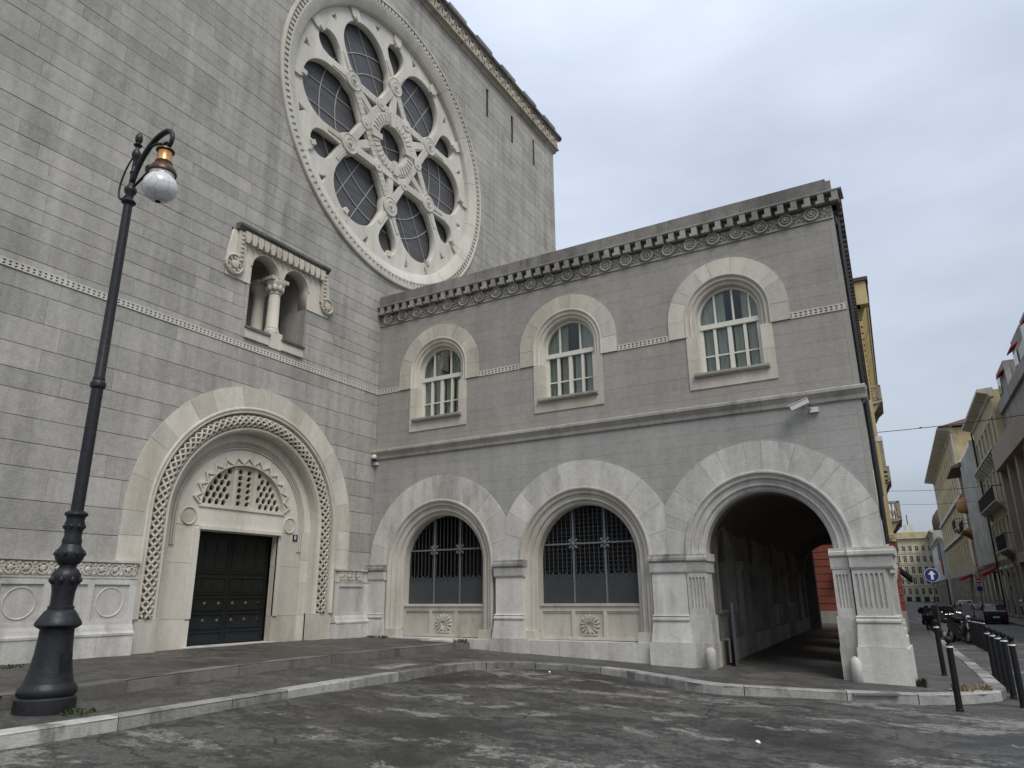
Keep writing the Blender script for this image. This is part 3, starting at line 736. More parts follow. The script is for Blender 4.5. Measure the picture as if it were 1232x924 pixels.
# tympanum: recessed stones, with door and lunette openings
DW, DT, DB = 1.17, 2.76, .2
LH, LW, LB = 1.05, 1.22, 3.36
def lun(a, b, n=24): return [(PC - a * math.cos(PI * i / n), LB + b * math.sin(PI * i / n)) for i in range(n + 1)]
plate('tympanum', [(PC - 1.98, 2.86), (PC + 1.98, 2.86)] + arc(PC, PS, 1.98, 0, PI, 40), [lun(LW, LH)], -.62, -.40, 'cream', hall, FA, .004)
for sg in (-1, 1):
    for (t0, t1) in ((.12, .82), (.82, 2.02), (2.02, 2.855)):
        a_, b_ = sorted((PC + sg * DW, PC + sg * 1.94)); MB().box(a_, b_, t0 + .003, t1 - .003, -.62, -.405).build('door_jamb', 'cream', hall, FA)
    a_, b_ = sorted((PC + sg * (DW + .0), PC + sg * (DW + .13))); MB().box(a_, b_, .82, DT + .04, -.45, -.375).build('door_architrave', 'rose', hall, FA)
    for (t0, t1) in ((.12, .82), (.82, 1.62), (1.62, 2.2), (2.2, 2.9)):
        a_, b_ = sorted((PC + sg * 1.945, PC + sg * 2.21)); MB().box(a_, b_, t0 + .003, t1 - .003, -.62, -.36).build('reveal_stone', 'cream', hall, FA)
    MB().lathe([(.21, -.41), (.21, -.385), (.19, -.37), (.165, -.385), (.16, -.393), (.05, -.393)], 24, (PC + sg * 1.5, 3.06, 0)).build('roundel', 'cream', hall, FA, auto=.6)
MB().sweep(arch_st(PC, PS, 2.9, 2.9, 40), [(2.22, -.5), (2.22, -.36), (1.99, -.36), (1.99, -.5)]).build('reveal_arch', 'cream', hall, FA, auto=.6)
mb = MB()
for r in (1.98, 1.915, 1.85): mb.sweep(arch_st(PC, PS, 2.4, 2.4, 40), [(r + .004, -.41), (r, -.37), (r - .02, -.36), (r - .04, -.37), (r - .046, -.41)])
mb.build('arch_reeds', 'cream', hall, FA, auto=.7)
MB().box(PC - DW - .03, PC + DW + .03, DT + .02, DT + .095, -.62, -.31).build('lintel_moulding', 'rose', hall, FA)
MB().box(PC - DW, PC + DW, DT, DT + .11, -.62, -.41).build('lintel', 'cream', hall, FA)
MB().box(PC - DW - .1, PC + DW + .1, .05, .225, -.75, -.28).build('threshold', 'pale', hall, FA)
# zigzag fringe
mb = MB(); nzg = 13
def lp(a, r): return (PC - (LW + r) * math.cos(a), LB + (LH + r) * math.sin(a))
for i in range(nzg):
    a0, am, a1 = PI * i / nzg, PI * (i + .5) / nzg, PI * (i + 1) / nzg
    o0, om, o1 = lp(a0, .06), lp(am, .25), lp(a1, .06); i0, im, i1 = lp(a0, .02), lp(am, .18), lp(a1, .02)
    mb.prism([i0, o0, om, im], -.42, -.35); mb.prism([im, om, o1, i1], -.42, -.35)
    mb.prism([lp(a0 + .07, .03), lp(am, .11), lp(a1 - .07, .03)], -.42, -.37)
mb.build('zigzag_fringe', 'cream', hall, FA)
MB().sweep([(PC, LB, 1, 0)] and [(PC - (LW) * math.cos(PI * i / 30), LB + LH * math.sin(PI * i / 30), -math.cos(PI * i / 30), math.sin(PI * i / 30)) for i in range(31)], [(.045, -.42), (.04, -.365), (.0, -.36), (-.01, -.5)]).build('lunette_rim', 'cream', hall, FA, auto=.6)
# lunette grille
hl = []
def inl(s_, t_, m=.06): return ((s_ - PC) / (LW - m)) ** 2 + ((t_ - LB) / (LH - m)) ** 2 < 1 and t_ > LB + .03
cw = .185
def cl(dd):
    out = []
    for (s_, t_) in dd:
        e_ = math.sqrt(((s_ - PC) / (LW - .03)) ** 2 + ((t_ - LB) / (LH - .03)) ** 2)
        if e_ > 1: s_, t_ = PC + (s_ - PC) / e_, LB + (t_ - LB) / e_
        out.append((s_, t_))
    return out
for row in range(7):
    for ci in range(-8, 9):
        s_ = PC + ci * cw + (cw / 2 if row % 2 else 0); t_ = LB + .10 + row * .155
        dd = [(s_ - .064, t_ - .07), (s_ + .064, t_ - .07), (s_ + .064, t_), (s_ + .05, t_ + .035), (s_ + .018, t_ + .07), (s_ - .018, t_ + .07), (s_ - .05, t_ + .035), (s_ - .064, t_)]
        if abs(s_ - PC) < .445: continue
        dd = cl(dd)
        if dd and inl(s_, t_, .07): hl.append(dd)
    for sg in (-1, 1):
        s_ = PC + sg * .125; t_ = LB + .12 + row * .155
        dd = [(s_ - .07, t_ - .055), (s_ + .07, t_ - .055), (s_ + (.05 if sg < 0 else .07), t_ + .03), (s_ + .02 * sg, t_ + .065), (s_ - (.07 if sg < 0 else .05), t_ + .02)]
        if all(inl(*p) for p in dd): hl.append(dd)
plate('lunette_grille', lun(LW + .01, LH + .01), hl, -.56, -.455, 'cream', hall, FA, .006)
for s_ in (-.31, .31): MB().box(PC + s_ - .045, PC + s_ + .045, LB, LB + LH * math.sqrt(1 - (s_ / LW) ** 2) - .01, -.5, -.43).build('lunette_mullion', 'cream', hall, FA)
MB().box(PC - LW - .06, PC + LW + .06, LB - .06, LB + .02, -.55, -.365).build('lunette_sill', 'cream', hall, FA)
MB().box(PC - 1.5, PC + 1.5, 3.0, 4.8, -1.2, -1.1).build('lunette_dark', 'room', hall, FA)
# bronze door
for sg in (-1, 1):
    a_, b_ = sorted((PC + sg * .006, PC + sg * DW)); dl = MB().box(a_, b_, DB, DT, -.78, -.71).build('door_leaf', 'bronze', hall, FA)
    pn = MB()
    for (t0, t1) in ((.26, .52), (.58, .92), (.98, 1.28), (1.34, 1.74), (1.82, 2.66)):
        x0, x1 = a_ + .05, b_ - .05
        for q in ((x0, x1, t0, t0 + .03), (x0, x1, t1 - .03, t1), (x0, x0 + .03, t0 + .03, t1 - .03), (x1 - .03, x1, t0 + .03, t1 - .03)): pn.box(*q, -.715, -.688)
    n3 = 3
    for k in range(n3):
        x0 = a_ + .09 + (b_ - a_ - .18) * k / n3; x1 = x0 + (b_ - a_ - .18) / n3 - .04
        for (t0, t1) in ((1.4, 1.68), (1.88, 2.2), (2.25, 2.6)): pn.box(x0, x1, t0, t1, -.715, -.696); pn.box(x0 + .05, x1 - .05, t0 + .06, t1 - .06, -.70, -.688)
    pn.build('door_moulding', 'bronze', dl, FA)
    for k in range(3):
        for t_ in (.75, 1.13):
            x = a_ + (b_ - a_) * (k + .5) / 3; mb = MB()
            mb.lathe([(.05, -.72), (.05, -.705), (.035, -.69), (.005, -.682)], 12, (x, t_, 0)); mb.build('boss', 'boss' if (k * sg) != sg * (1 + sg) else 'bronze', dl, FA, smooth=True)
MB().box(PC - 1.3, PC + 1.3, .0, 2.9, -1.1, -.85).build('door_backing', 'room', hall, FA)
# house number plate beside the door
hn = thing('house_number', 'small navy enamel house number plate on the portal stone beside the door', 'number plate', tuple(FA @ Vector((PC + 1.72, 2.76, -.40))))
Fh = FA.to_3x3().to_4x4()
MB().box(-.085, .085, -.085, .085, -.01, .015).build('plate', 'plate_blue', hn, Fh)
MB().box(-.095, .095, -.095, .095, -.008, .006).build('rim', 'whitesign', hn, Fh)
tcu = bpy.data.curves.new('digit', 'FONT'); tcu.body = '8'; tcu.size = .16; tcu.align_x = 'CENTER'; tcu.align_y = 'CENTER'; tcu.extrude = .002
tmp = bpy.data.objects.new('tmp', tcu); COL.objects.link(tmp); tme = bpy.data.meshes.new_from_object(tmp); bpy.data.objects.remove(tmp)
tme.transform(Fh @ Matrix.Translation((0, 0, .018))); tme.materials.clear(); link('digit', tme, 'whitesign', hn)

# ---- dado with carved frieze
def dado(s0, s1, panels, friezes, cap_r=True):
    MB().box(s0, s1, .0, .60, -.2, .17).build('plinth_core', 'pale', hall, FA)
    x = s0; rr = random.Random(int(s0 * 10))
    while x < s1 - .05:
        e = min(s1, x + rr.uniform(1.0, 1.7)); e = s1 if s1 - e < .5 else e
        MB().box(x + .004, e - .004, .02, .585, .1, .185 + rr.uniform(-.003, .003)).build('plinth_stone', 'pale', hall, FA); x = e
    MB().extr(s0, s1, [(-.2, .58), (.20, .58), (.20, .62), (.15, .66), (.13, .72), (.1, .78), (-.2, .78)]).build('plinth_moulding', 'pale', hall, FA)
    MB().box(s0, s1, .775, 1.645, -.2, .055).build('panel_ground', 'pale', hall, FA)
    fr = MB(); edges = [s0] + [e for p in panels for e in p[:2]] + [s1]
    for i in range(0, len(edges), 2):
        if edges[i + 1] - edges[i] > .01: fr.box(edges[i], edges[i + 1], .78, 1.64, .05, .085)
    for (a_, b_, ring) in panels:
        fr.box(a_, b_, .78, .86, .05, .085); fr.box(a_, b_, 1.53, 1.64, .05, .09)
    fr.build('panel_frame', 'pale', hall, FA)
    for (a_, b_, ring) in panels:
        if ring: MB().sweep(circ_st((a_ + b_) / 2, 1.2, 32), [(.29, .05), (.285, .066), (.27, .07), (.255, .062), (.25, .05)], True).build('panel_ring', 'pale', hall, FA, auto=.6)
    MB().box(s0, s1, 1.64, 1.985, -.2, .05).build('frieze_ground', 'pale', hall, FA)
    f2 = MB(); f2.box(s0, s1, 1.64, 1.675, .04, .10); f2.box(s0, s1, 1.945, 1.99, .04, .11)
    f2.build('frieze_border', 'pale', hall, FA)
    r2 = MB(); rr = random.Random(8)
    for (a_, b_) in friezes:
        MB().box(a_, b_, 1.68, 1.94, .045, .06).build('frieze_bed', 'cream_relief', hall, FA)
        n = int((b_ - a_) / .27); stp = (b_ - a_) / n
        for i in range(n):
            c_ = a_ + (i + .5) * stp
            r2.sweep(circ_st(c_, 1.81, 16), [(.118, .05), (.112, .09), (.09, .09), (.083, .05)], True); r2.lathe([(.05, .05), (.055, .085), (.03, .1), (.005, .1)], 8, (c_, 1.81, 0))
            for sg in (-1, 1):
                r2.lathe([(.045, .05), (.045, .08), (.01, .095)], 7, (c_ + stp / 2, 1.81 + sg * .085, 0)); r2.prism([(c_ + stp * .28, 1.81 + sg * .02), (c_ + stp * .5, 1.81 + sg * .05), (c_ + stp * .72, 1.81 + sg * .02), (c_ + stp * .5, 1.81 - sg * .01)], .05, .085)
            for k in range(6):
                a = rr.uniform(0, 6.28); r2.lathe([(.02, .05), (.02, .09), (.005, .098)], 5, (c_ + .07 * math.cos(a), 1.81 + .07 * math.sin(a), 0))
    r2.build('scroll_relief', 'cream_relief', hall, FA)
pl = []; x = PC - 2.83 - .15
for i in range(5): pl.append((x - .72, x, True)); pl.append((x - .72 - .12 - .66, x - .84, False)); x -= 1.64
dado(-13.4, PC - 2.83, sorted(pl)[1:], [(-13.2, PC - 2.92)])
dado(PC + 2.83, -.02, [(PC + 2.98, -.36, False)], [(PC + 2.93, -.42)])

# ================================================================== WING (wall in the plane y = 0)
wing = thing('side_wing', 'two storey grey stone wing with three arched windows above an arcade', 'building')
AC = (2.42, 6.71, 11.0); ASP, RO, RM, RI = 2.1, 2.41, 1.74, 1.32
WC = (2.28, 6.47, 10.68); WSP = 7.65
WX = 13.27
def hole_lo(ta, tb):
    tm = (ta + tb) / 2; h = []
    for c in AC:
        if tm < ASP + 2.1: q = math.sqrt(2.1 ** 2 - max(0, tm - ASP) ** 2); h.append((c - q, c + q))
    return h
def hole_up(ta, tb):
    tm = (ta + tb) / 2; h = []
    for c in WC:
        if tb <= 7.22: h.append((c - .9, c + .9)) if ta > 5.95 else None
        elif tb < 7.6 and ta > 7.1: h.append((c - 1.2, c + 1.2))
        elif tm < WSP + 1.2: q = math.sqrt(1.2 ** 2 - max(0, tm - WSP) ** 2); h.append((c - q, c + q))
    if 7.2 < tm < 7.37: h.append((-1, 20))
    return [x for x in h if x]
block_wall(wing, FB, .0, WX, courses([2.1, 5.2], .27, .37, 31), hole_lo, (.7, 1.6), .004, .0025, ('lower_block', 'lower_field', 'lower_mortar'), 33, 150, rec=.004, jit=.0012, core_name='lower_wall_core')
block_wall(wing, FB, .0, WX, courses([5.4, 5.95, 7.21, 7.36, 9.45], .27, .37, 41), hole_up, (.7, 1.6), .004, .0025, ('upper_block', 'upper_field', 'upper_mortar'), 43, 150, rec=.004, jit=.0012, core_name='upper_wall_core')
sp = []
for a_, b_ in ((0, WC[0] - 1.42), (WC[0] + 1.42, WC[1] - 1.42), (WC[1] + 1.42, WC[2] - 1.42), (WC[2] + 1.42, WX)): sp.append((a_, b_))
chain_band(wing, FB, sp)

# string course
x = 0.; rr = random.Random(2)
while x < WX:
    e = min(WX + .12, x + rr.uniform(2.2, 3.4)); e = WX + .12 if WX - e < 1 else e
    MB().extr(x + .003, e - .003, [(-.2, 5.17), (.03, 5.17), (.05, 5.19), (.06, 5.27), (.10, 5.33), (.12, 5.36), (.14, 5.38), (.14, 5.44), (.10, 5.47), (-.2, 5.49)]).build('string_course', 'string', wing, FB); x = e
# cornice
MB().box(0, WX, 9.44, 9.86, -.3, .012).build('frieze_ground', 'upper_field', wing, FB)
MB().box(0, WX, 9.44, 9.475, 0, .03).build('frieze_fillet', 'frieze', wing, FB)
ro = MB().lathe([(.17, .0), (.17, .07), (.155, .09), (.13, .08), (.118, .04), (.085, .04), (.08, .08), (.055, .085), (.048, .05), (.035, .055), (.03, .1), (.005, .105)], 20).mesh('rosette', FB); ro.materials.append(M['frieze'])
for k in range(23):
    o = link('rosette', ro, None, wing); o.location = (.33 + .568 * k, 0, 9.635)
lf = MB()
for k in range(23):
    x = .33 + .568 * (k + .5)
    if x > WX - .1: continue
    for (dx, dz, r_) in ((0, .06, .05), (-.07, -.01, .035), (.07, -.01, .035), (0, -.08, .03), (-.12, .09, .025), (.12, .09, .025), (-.1, -.1, .02), (.1, -.1, .02)): lf.lathe([(r_, .0), (r_, .03), (r_ * .5, .05)], 7, (x + dx, 9.635 + dz, 0))
tag(lf.build('frieze_leaf_relief', 'frieze', wing, FB), kind='stuff')
MB().extr(-.0, WX + .16, [(-.3, 9.77), (.08, 9.77), (.11, 9.80), (-.3, 9.80)]).build('cornice_bed', 'crust', wing, FB)
MB().box(0, WX + .02, 9.80, 10.01, -.3, .06).build('cornice_ground', 'crust', wing, FB)
dm = MB(); dm.prism([(-.115, 9.785), (.075, 9.785), (.075, 10.015), (-.06, 10.015), (-.06, 9.86), (-.115, 9.86)], .05, .20); dme = dm.mesh('cornice_tooth', FB); dme.materials.append(M['tooth'])
k = 0; x = .16
while x < WX + .15:
    o = link('cornice_tooth', dme, None, wing); o.location = (x, 0, 0); x += .2935
MB().extr(0, WX + .26, [(-.3, 10.01), (.19, 10.01), (.215, 10.03), (.215, 10.06), (-.3, 10.08)]).build('cornice_slab', 'tooth', wing, FB)
x = .0; rr = random.Random(6)
while x < WX - .05:
    e = min(WX - .05, x + rr.uniform(1.6, 2.3)); e = WX - .05 if WX - e < .9 else e
    MB().box(x + .004, e - .004, 10.07, 10.42 + rr.uniform(-.004, .004), -.35, .10).build('parapet_stone', 'parapet', wing, FB); x = e

# ---- upper windows
def upper_window(c, idx):
    voussoirs('window_voussoir', c, WSP, 1.0, 1.42, 9, -.2, .035, 'cream', wing, FB, seed=50 + idx)
    for sg in (-1, 1):
        a_, b_ = sorted((c + sg * 1.002, c + sg * 1.418)); MB().box(a_, b_, 7.22, WSP - .003, -.2, .035).build('label_stop', 'cream', wing, FB)
        for (t0, t1) in ((5.88, 6.62), (6.62, 7.215)):
            a_, b_ = sorted((c + sg * .74, c + sg * 1.0)); MB().box(a_, b_, t0 + .002, t1 - .002, -.38, .028).build('window_jamb', 'cream', wing, FB)
    MB().box(c - .738, c + .738, 5.88, 6.15, -.3, .024).build('window_apron', 'cream', wing, FB)
    MB().extr(c - .86, c + .86, [(-.3, 6.15), (.10, 6.15), (.13, 6.19), (.13, 6.245), (-.3, 6.265)]).build('window_sill', 'string', wing, FB)
    MB().sweep(arch_st(c, WSP, 7.215, 7.215, 30), [(1.01, -.2), (1.01, .045), (.98, .05), (.955, .03), (.95, .0), (.90, -.005), (.88, .012), (.855, -.01), (.845, -.05), (.80, -.06), (.785, -.045), (.765, -.06), (.755, -.11), (.75, -.38)]).build('window_archivolt', 'cream', wing, FB, auto=.5)
    wn_ = MB(); wn_.sweep(arch_st(c, WSP, 6.26, 6.26, 30), [(.75, -.30), (.75, -.2), (.69, -.19), (.68, -.30)]); wn_.box(c - .69, c + .69, 6.26, 6.34, -.30, -.19)
    win = wn_.build('window', 'winframe', wing, FB, auto=.6)
    MB().box(c - .69, c + .69, 7.40, 7.52, -.30, -.17).build('transom', 'winframe', win, FB)
    for s_, w_ in ((-.355, .035), (0, .05), (.355, .035)): MB().box(c + s_ - w_, c + s_ + w_, 6.34, 7.40, -.295, -.195).build('mullion', 'winframe', win, FB)
    for s_ in (-.66, .66): MB().box(c + s_ - .03, c + s_ + .03, 6.34, 7.40, -.29, -.205).build('casement_stile', 'winframe', win, FB)
    for s_ in ((-.3, .3) if idx < 2 else (-.31, .12, .5)): MB().box(c + s_ - .022, c + s_ + .022, 7.52, WSP + math.sqrt(.69 ** 2 - s_ ** 2) - .004, -.29, -.21).build('fanlight_bar', 'winframe', win, FB)
    MB().box(c - .64, c + .64, 6.70, 6.735, -.285, -.215).build('glazing_bar', 'winframe', win, FB)
    MB().prism([(c - .7, 6.3), (c + .7, 6.3)] + arc(c, WSP, .7, 0, PI, 24), -.262, -.252).build('pane', 'glass', win, FB)
    cu = MB(); n = 30; rr = random.Random(idx)
    for (a_, b_, t0, t1) in ((-.68, -.44, 6.25, 7.5), (-.31, -.06, 6.25, 7.5), (.08, .28, 6.25, 7.5), (.40, .66, 6.25, 7.5), (-.72, -.1, 7.4, 8.4), (.3, .72, 7.4, 8.4)):
        vs = []
        for i in range(n + 1):
            x = a_ + (b_ - a_) * i / n; dd = -.35 + .02 * math.sin(x * 44 + idx) + .014 * math.sin(x * 91)
            vs += [(c + x, t0, dd), (c + x, t1, dd)]
        cu.add(vs, [(2 * i, 2 * i + 2, 2 * i + 3, 2 * i + 1) for i in range(n)])
    cu.build('curtain', 'curtain', win, FB, smooth=True)
for i, c in enumerate(WC): upper_window(c, i)
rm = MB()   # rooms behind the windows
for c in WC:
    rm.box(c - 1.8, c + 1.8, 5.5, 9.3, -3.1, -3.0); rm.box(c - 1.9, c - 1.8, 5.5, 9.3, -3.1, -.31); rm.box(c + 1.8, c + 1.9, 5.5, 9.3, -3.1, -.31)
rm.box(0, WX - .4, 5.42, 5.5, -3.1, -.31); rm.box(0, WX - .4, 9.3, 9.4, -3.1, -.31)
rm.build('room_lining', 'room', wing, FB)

# ---- arcade
rim = [(1.75, -.2), (1.75, .05), (1.72, .065), (1.69, .06), (1.675, .025), (1.63, .0), (1.60, .012), (1.575, -.005), (1.565, -.05), (1.47, -.07), (1.45, -.055), (1.425, -.07), (1.415, -.12), (1.35, -.135), (1.34, -.16), (1.32, -.17), (RI, -.46)]
for i, c in enumerate(AC):
    lo = .004 if i == 0 else (AC[i - 1] + c) / 2 + .003; hi = WX - .002 if i == 2 else (AC[i + 1] + c) / 2 - .003
    voussoirs('arch_voussoir', c, ASP, RM, RO, (11, 12, 13)[i], -.25, .028, 'pale', wing, FB, lo, hi, gap=.006, seed=60 + i, jit=.3)
    MB().sweep(arch_st(c, ASP, *((.42, .42) if i < 2 else (None, None)), 40), rim).build('archivolt', 'pale_warm' if i < 2 else 'pale', wing, FB, auto=.5)
for c in AC[:2]:
    for sg in (-1, 1):
        a_, b_ = sorted((c + sg * 1.335, c + sg * 1.72)); MB().box(a_, b_, -.3, .425, -.5, .075).build('moulding_plinth', 'pale_warm', wing, FB)
# pilasters: stacked parts
def pilaster(s0, s1, d, flutes=None, plinth_s=None, wrap=0., tb=-.5, mat='pale', cap_ext=.05, fl_n=5):
    e = cap_ext
    def bx(n_, a, b, t0, t1, dd, m=mat): return MB().box(a, b, t0, t1, -.35, dd).build(n_, m, wing, FB)
    bx('pilaster_shaft', s0, s1 + wrap * .3, .80, 1.72, d)
    MB().extr(s0 - e, s1 + e + wrap, [(-.35, 1.95), (d + .09, 1.95), (d + .11, 1.98), (d + .11, 2.04), (d + .08, 2.06), (d + .08, 2.12), (-.35, 2.12)]).build('pilaster_abacus', 'soot' if not flutes else 'pale', wing, FB)
    MB().extr(s0 - e * .6, s1 + e * .6 + wrap * .8, [(-.35, 1.70), (d + .015, 1.70), (d + .04, 1.735), (d + .045, 1.76), (d + .05, 1.80), (d + .07, 1.93), (d + .05, 1.95), (-.35, 1.95)]).build('pilaster_capital', mat, wing, FB)
    MB().extr(s0 - e * .5, s1 + e * .5 + wrap * .7, [(-.35, .69), (d + .055, .69), (d + .06, .72), (d + .05, .75), (d + .02, .77), (d + .045, .79), (d + .03, .815), (-.35, .815)]).build('pilaster_torus', mat, wing, FB)
    MB().add([(s0 - .02, .69, -.35), (s1 + .02 + wrap * .6, .69, -.35), (s1 + .02 + wrap * .6, .69, d + .03), (s0 - .02, .69, d + .03), (s0 - .06, .24, -.35), (s1 + .06 + wrap, .24, -.35), (s1 + .06 + wrap, .24, d + .10), (s0 - .06, .24, d + .10)], [(0, 1, 2, 3), (4, 5, 6, 7), (0, 1, 5, 4), (1, 2, 6, 5), (2, 3, 7, 6), (3, 0, 4, 7)]).build('pilaster_foot', mat, wing, FB)
    MB().box(s0 - .1, s1 + .1 + wrap * 1.3, tb, .235, -.35, d + .15).build('pilaster_plinth', mat, wing, FB)
def fluted(s0, s1, d, n, t0=.80, t1=1.71, tb=-.5, mat='pale', jamb=False):
    """shaft whose face carries n vertical flutes"""
    mb = MB(); w_ = (s1 - s0); m = .05; fw = (w_ - 2 * m) / (n * 1.55 - .55); hs = []
    for i in range(n):
        a_ = s0 + m + i * fw * 1.55; hs.append([(a_, t0 + .16), (a_ + fw, t0 + .16), (a_ + fw, t1 - .12)] + [(a_ + fw / 2 + fw / 2 * math.cos(q), t1 - .12 + fw / 2 * math.sin(q)) for q in (PI * .25, PI * .5, PI * .75)] + [(a_, t1 - .12)])
    plate('fluted_shaft', [(s0, t0), (s1, t0), (s1, t1), (s0, t1)], hs, d - .035, d, mat, wing, FB)
    MB().box(s0 + .003, s1 - .003, t0, t1, -.35, d - .03).build('shaft_core', mat, wing, FB)
pilaster(.03, .62, .10, tb=.0)
pilaster(4.30, 5.10, .10)
pilaster(8.48, 9.26, .13)
# jamb piers of the passage arch, fluted
fluted(9.275, 9.72, .10, 5); fluted(12.27, 12.60, .06, 4); fluted(12.63, 13.24, .13, 6)
for (s0, s1, d) in ((9.29, 9.74, .08), (12.25, 12.59, .045)):
    MB().extr(s0, s1 + .03 if s0 < 10 else s1, [(-.5, 1.95), (d + .09, 1.95), (d + .11, 1.98), (d + .11, 2.04), (d + .08, 2.06), (d + .08, 2.115), (-.5, 2.115)]).build('jamb_abacus', 'pale', wing, FB)
    MB().extr(s0, s1, [(-.5, 1.71), (d + .03, 1.71), (d + .045, 1.76), (d + .05, 1.80), (d + .07, 1.93), (d + .05, 1.95), (-.5, 1.95)]).build('jamb_capital', 'pale', wing, FB)
    MB().box(s0 - .01, s1, .24, .80, -.45, d + .035).build('jamb_block', 'pale', wing, FB)
    MB().box(s0 - .02, s1 + .015, -.5, .24, -.45, d + .06).build('jamb_plinth', 'pale', wing, FB)
e = .05
MB().extr(12.60, WX + .17, [(-.9, 1.95), (.22, 1.95), (.24, 1.98), (.24, 2.04), (.21, 2.06), (.21, 2.12), (-.9, 2.12)]).build('pier_abacus', 'pale', wing, FB)
MB().extr(12.61, WX + .12, [(-.9, 1.70), (.145, 1.70), (.17, 1.735), (.175, 1.76), (.18, 1.8), (.2, 1.93), (.18, 1.95), (-.9, 1.95)]).build('pier_capital', 'pale', wing, FB)
MB().extr(12.60, WX + .10, [(-.9, .69), (.185, .69), (.19, .72), (.18, .75), (.15, .77), (.175, .79), (.16, .815), (-.9, .815)]).build('pier_torus', 'pale', wing, FB)
MB().add([(12.61, .69, -.9), (WX + .06, .69, -.9), (WX + .06, .69, .16), (12.61, .69, .16), (12.57, .24, -.95), (WX + .14, .24, -.95), (WX + .14, .24, .24), (12.57, .24, .24)], [(0, 1, 2, 3), (4, 5, 6, 7), (0, 1, 5, 4), (1, 2, 6, 5), (2, 3, 7, 6), (3, 0, 4, 7)]).build('pier_foot', 'pale', wing, FB)
MB().box(12.55, WX + .19, -.55, .235, -1.0, .29).build('pier_plinth', 'pale', wing, FB)
MB().box(13.0, WX - .004, .8, 1.72, -.9, .095).build('pier_shaft', 'pale', wing, FB)
# guard stones at the passage
for (s_, dd) in ((9.70, .22), (12.50, .22)):
    g = MB(); g.lathe([(.12, -.55), (.12, -.08), (.115, .0), (.09, .06), (.04, .09), (.002, .095)], 16, (0, 0, 0), 't')
    o = g.build('guard_stone', 'pale', None, frame((0, 0, 0), (1, 0, 0)), smooth=True); o.location = (s_, -dd, .07 if s_ < 10 else -.02)
    tag(o, 'rounded pale guard stone at the %s of the open passage' % ('notice board side' if s_ < 10 else 'fluted corner pier'), 'guard stone')
# base course between the pilasters
for (a_, b_) in ((5.2, 8.38), (.73, 4.2)):
    x = a_; rr = random.Random(int(a_ * 7))
    while x < b_ - .02:
        e = min(b_, x + rr.uniform(.7, 1.3)); e = b_ if b_ - e < .5 else e
        MB().box(x + .003, e - .003, -.45, .20 + rr.uniform(-.012, .012), -.3, .15 + rr.uniform(-.01, .01)).build('base_stone', 'pale', wing, FB); x = e
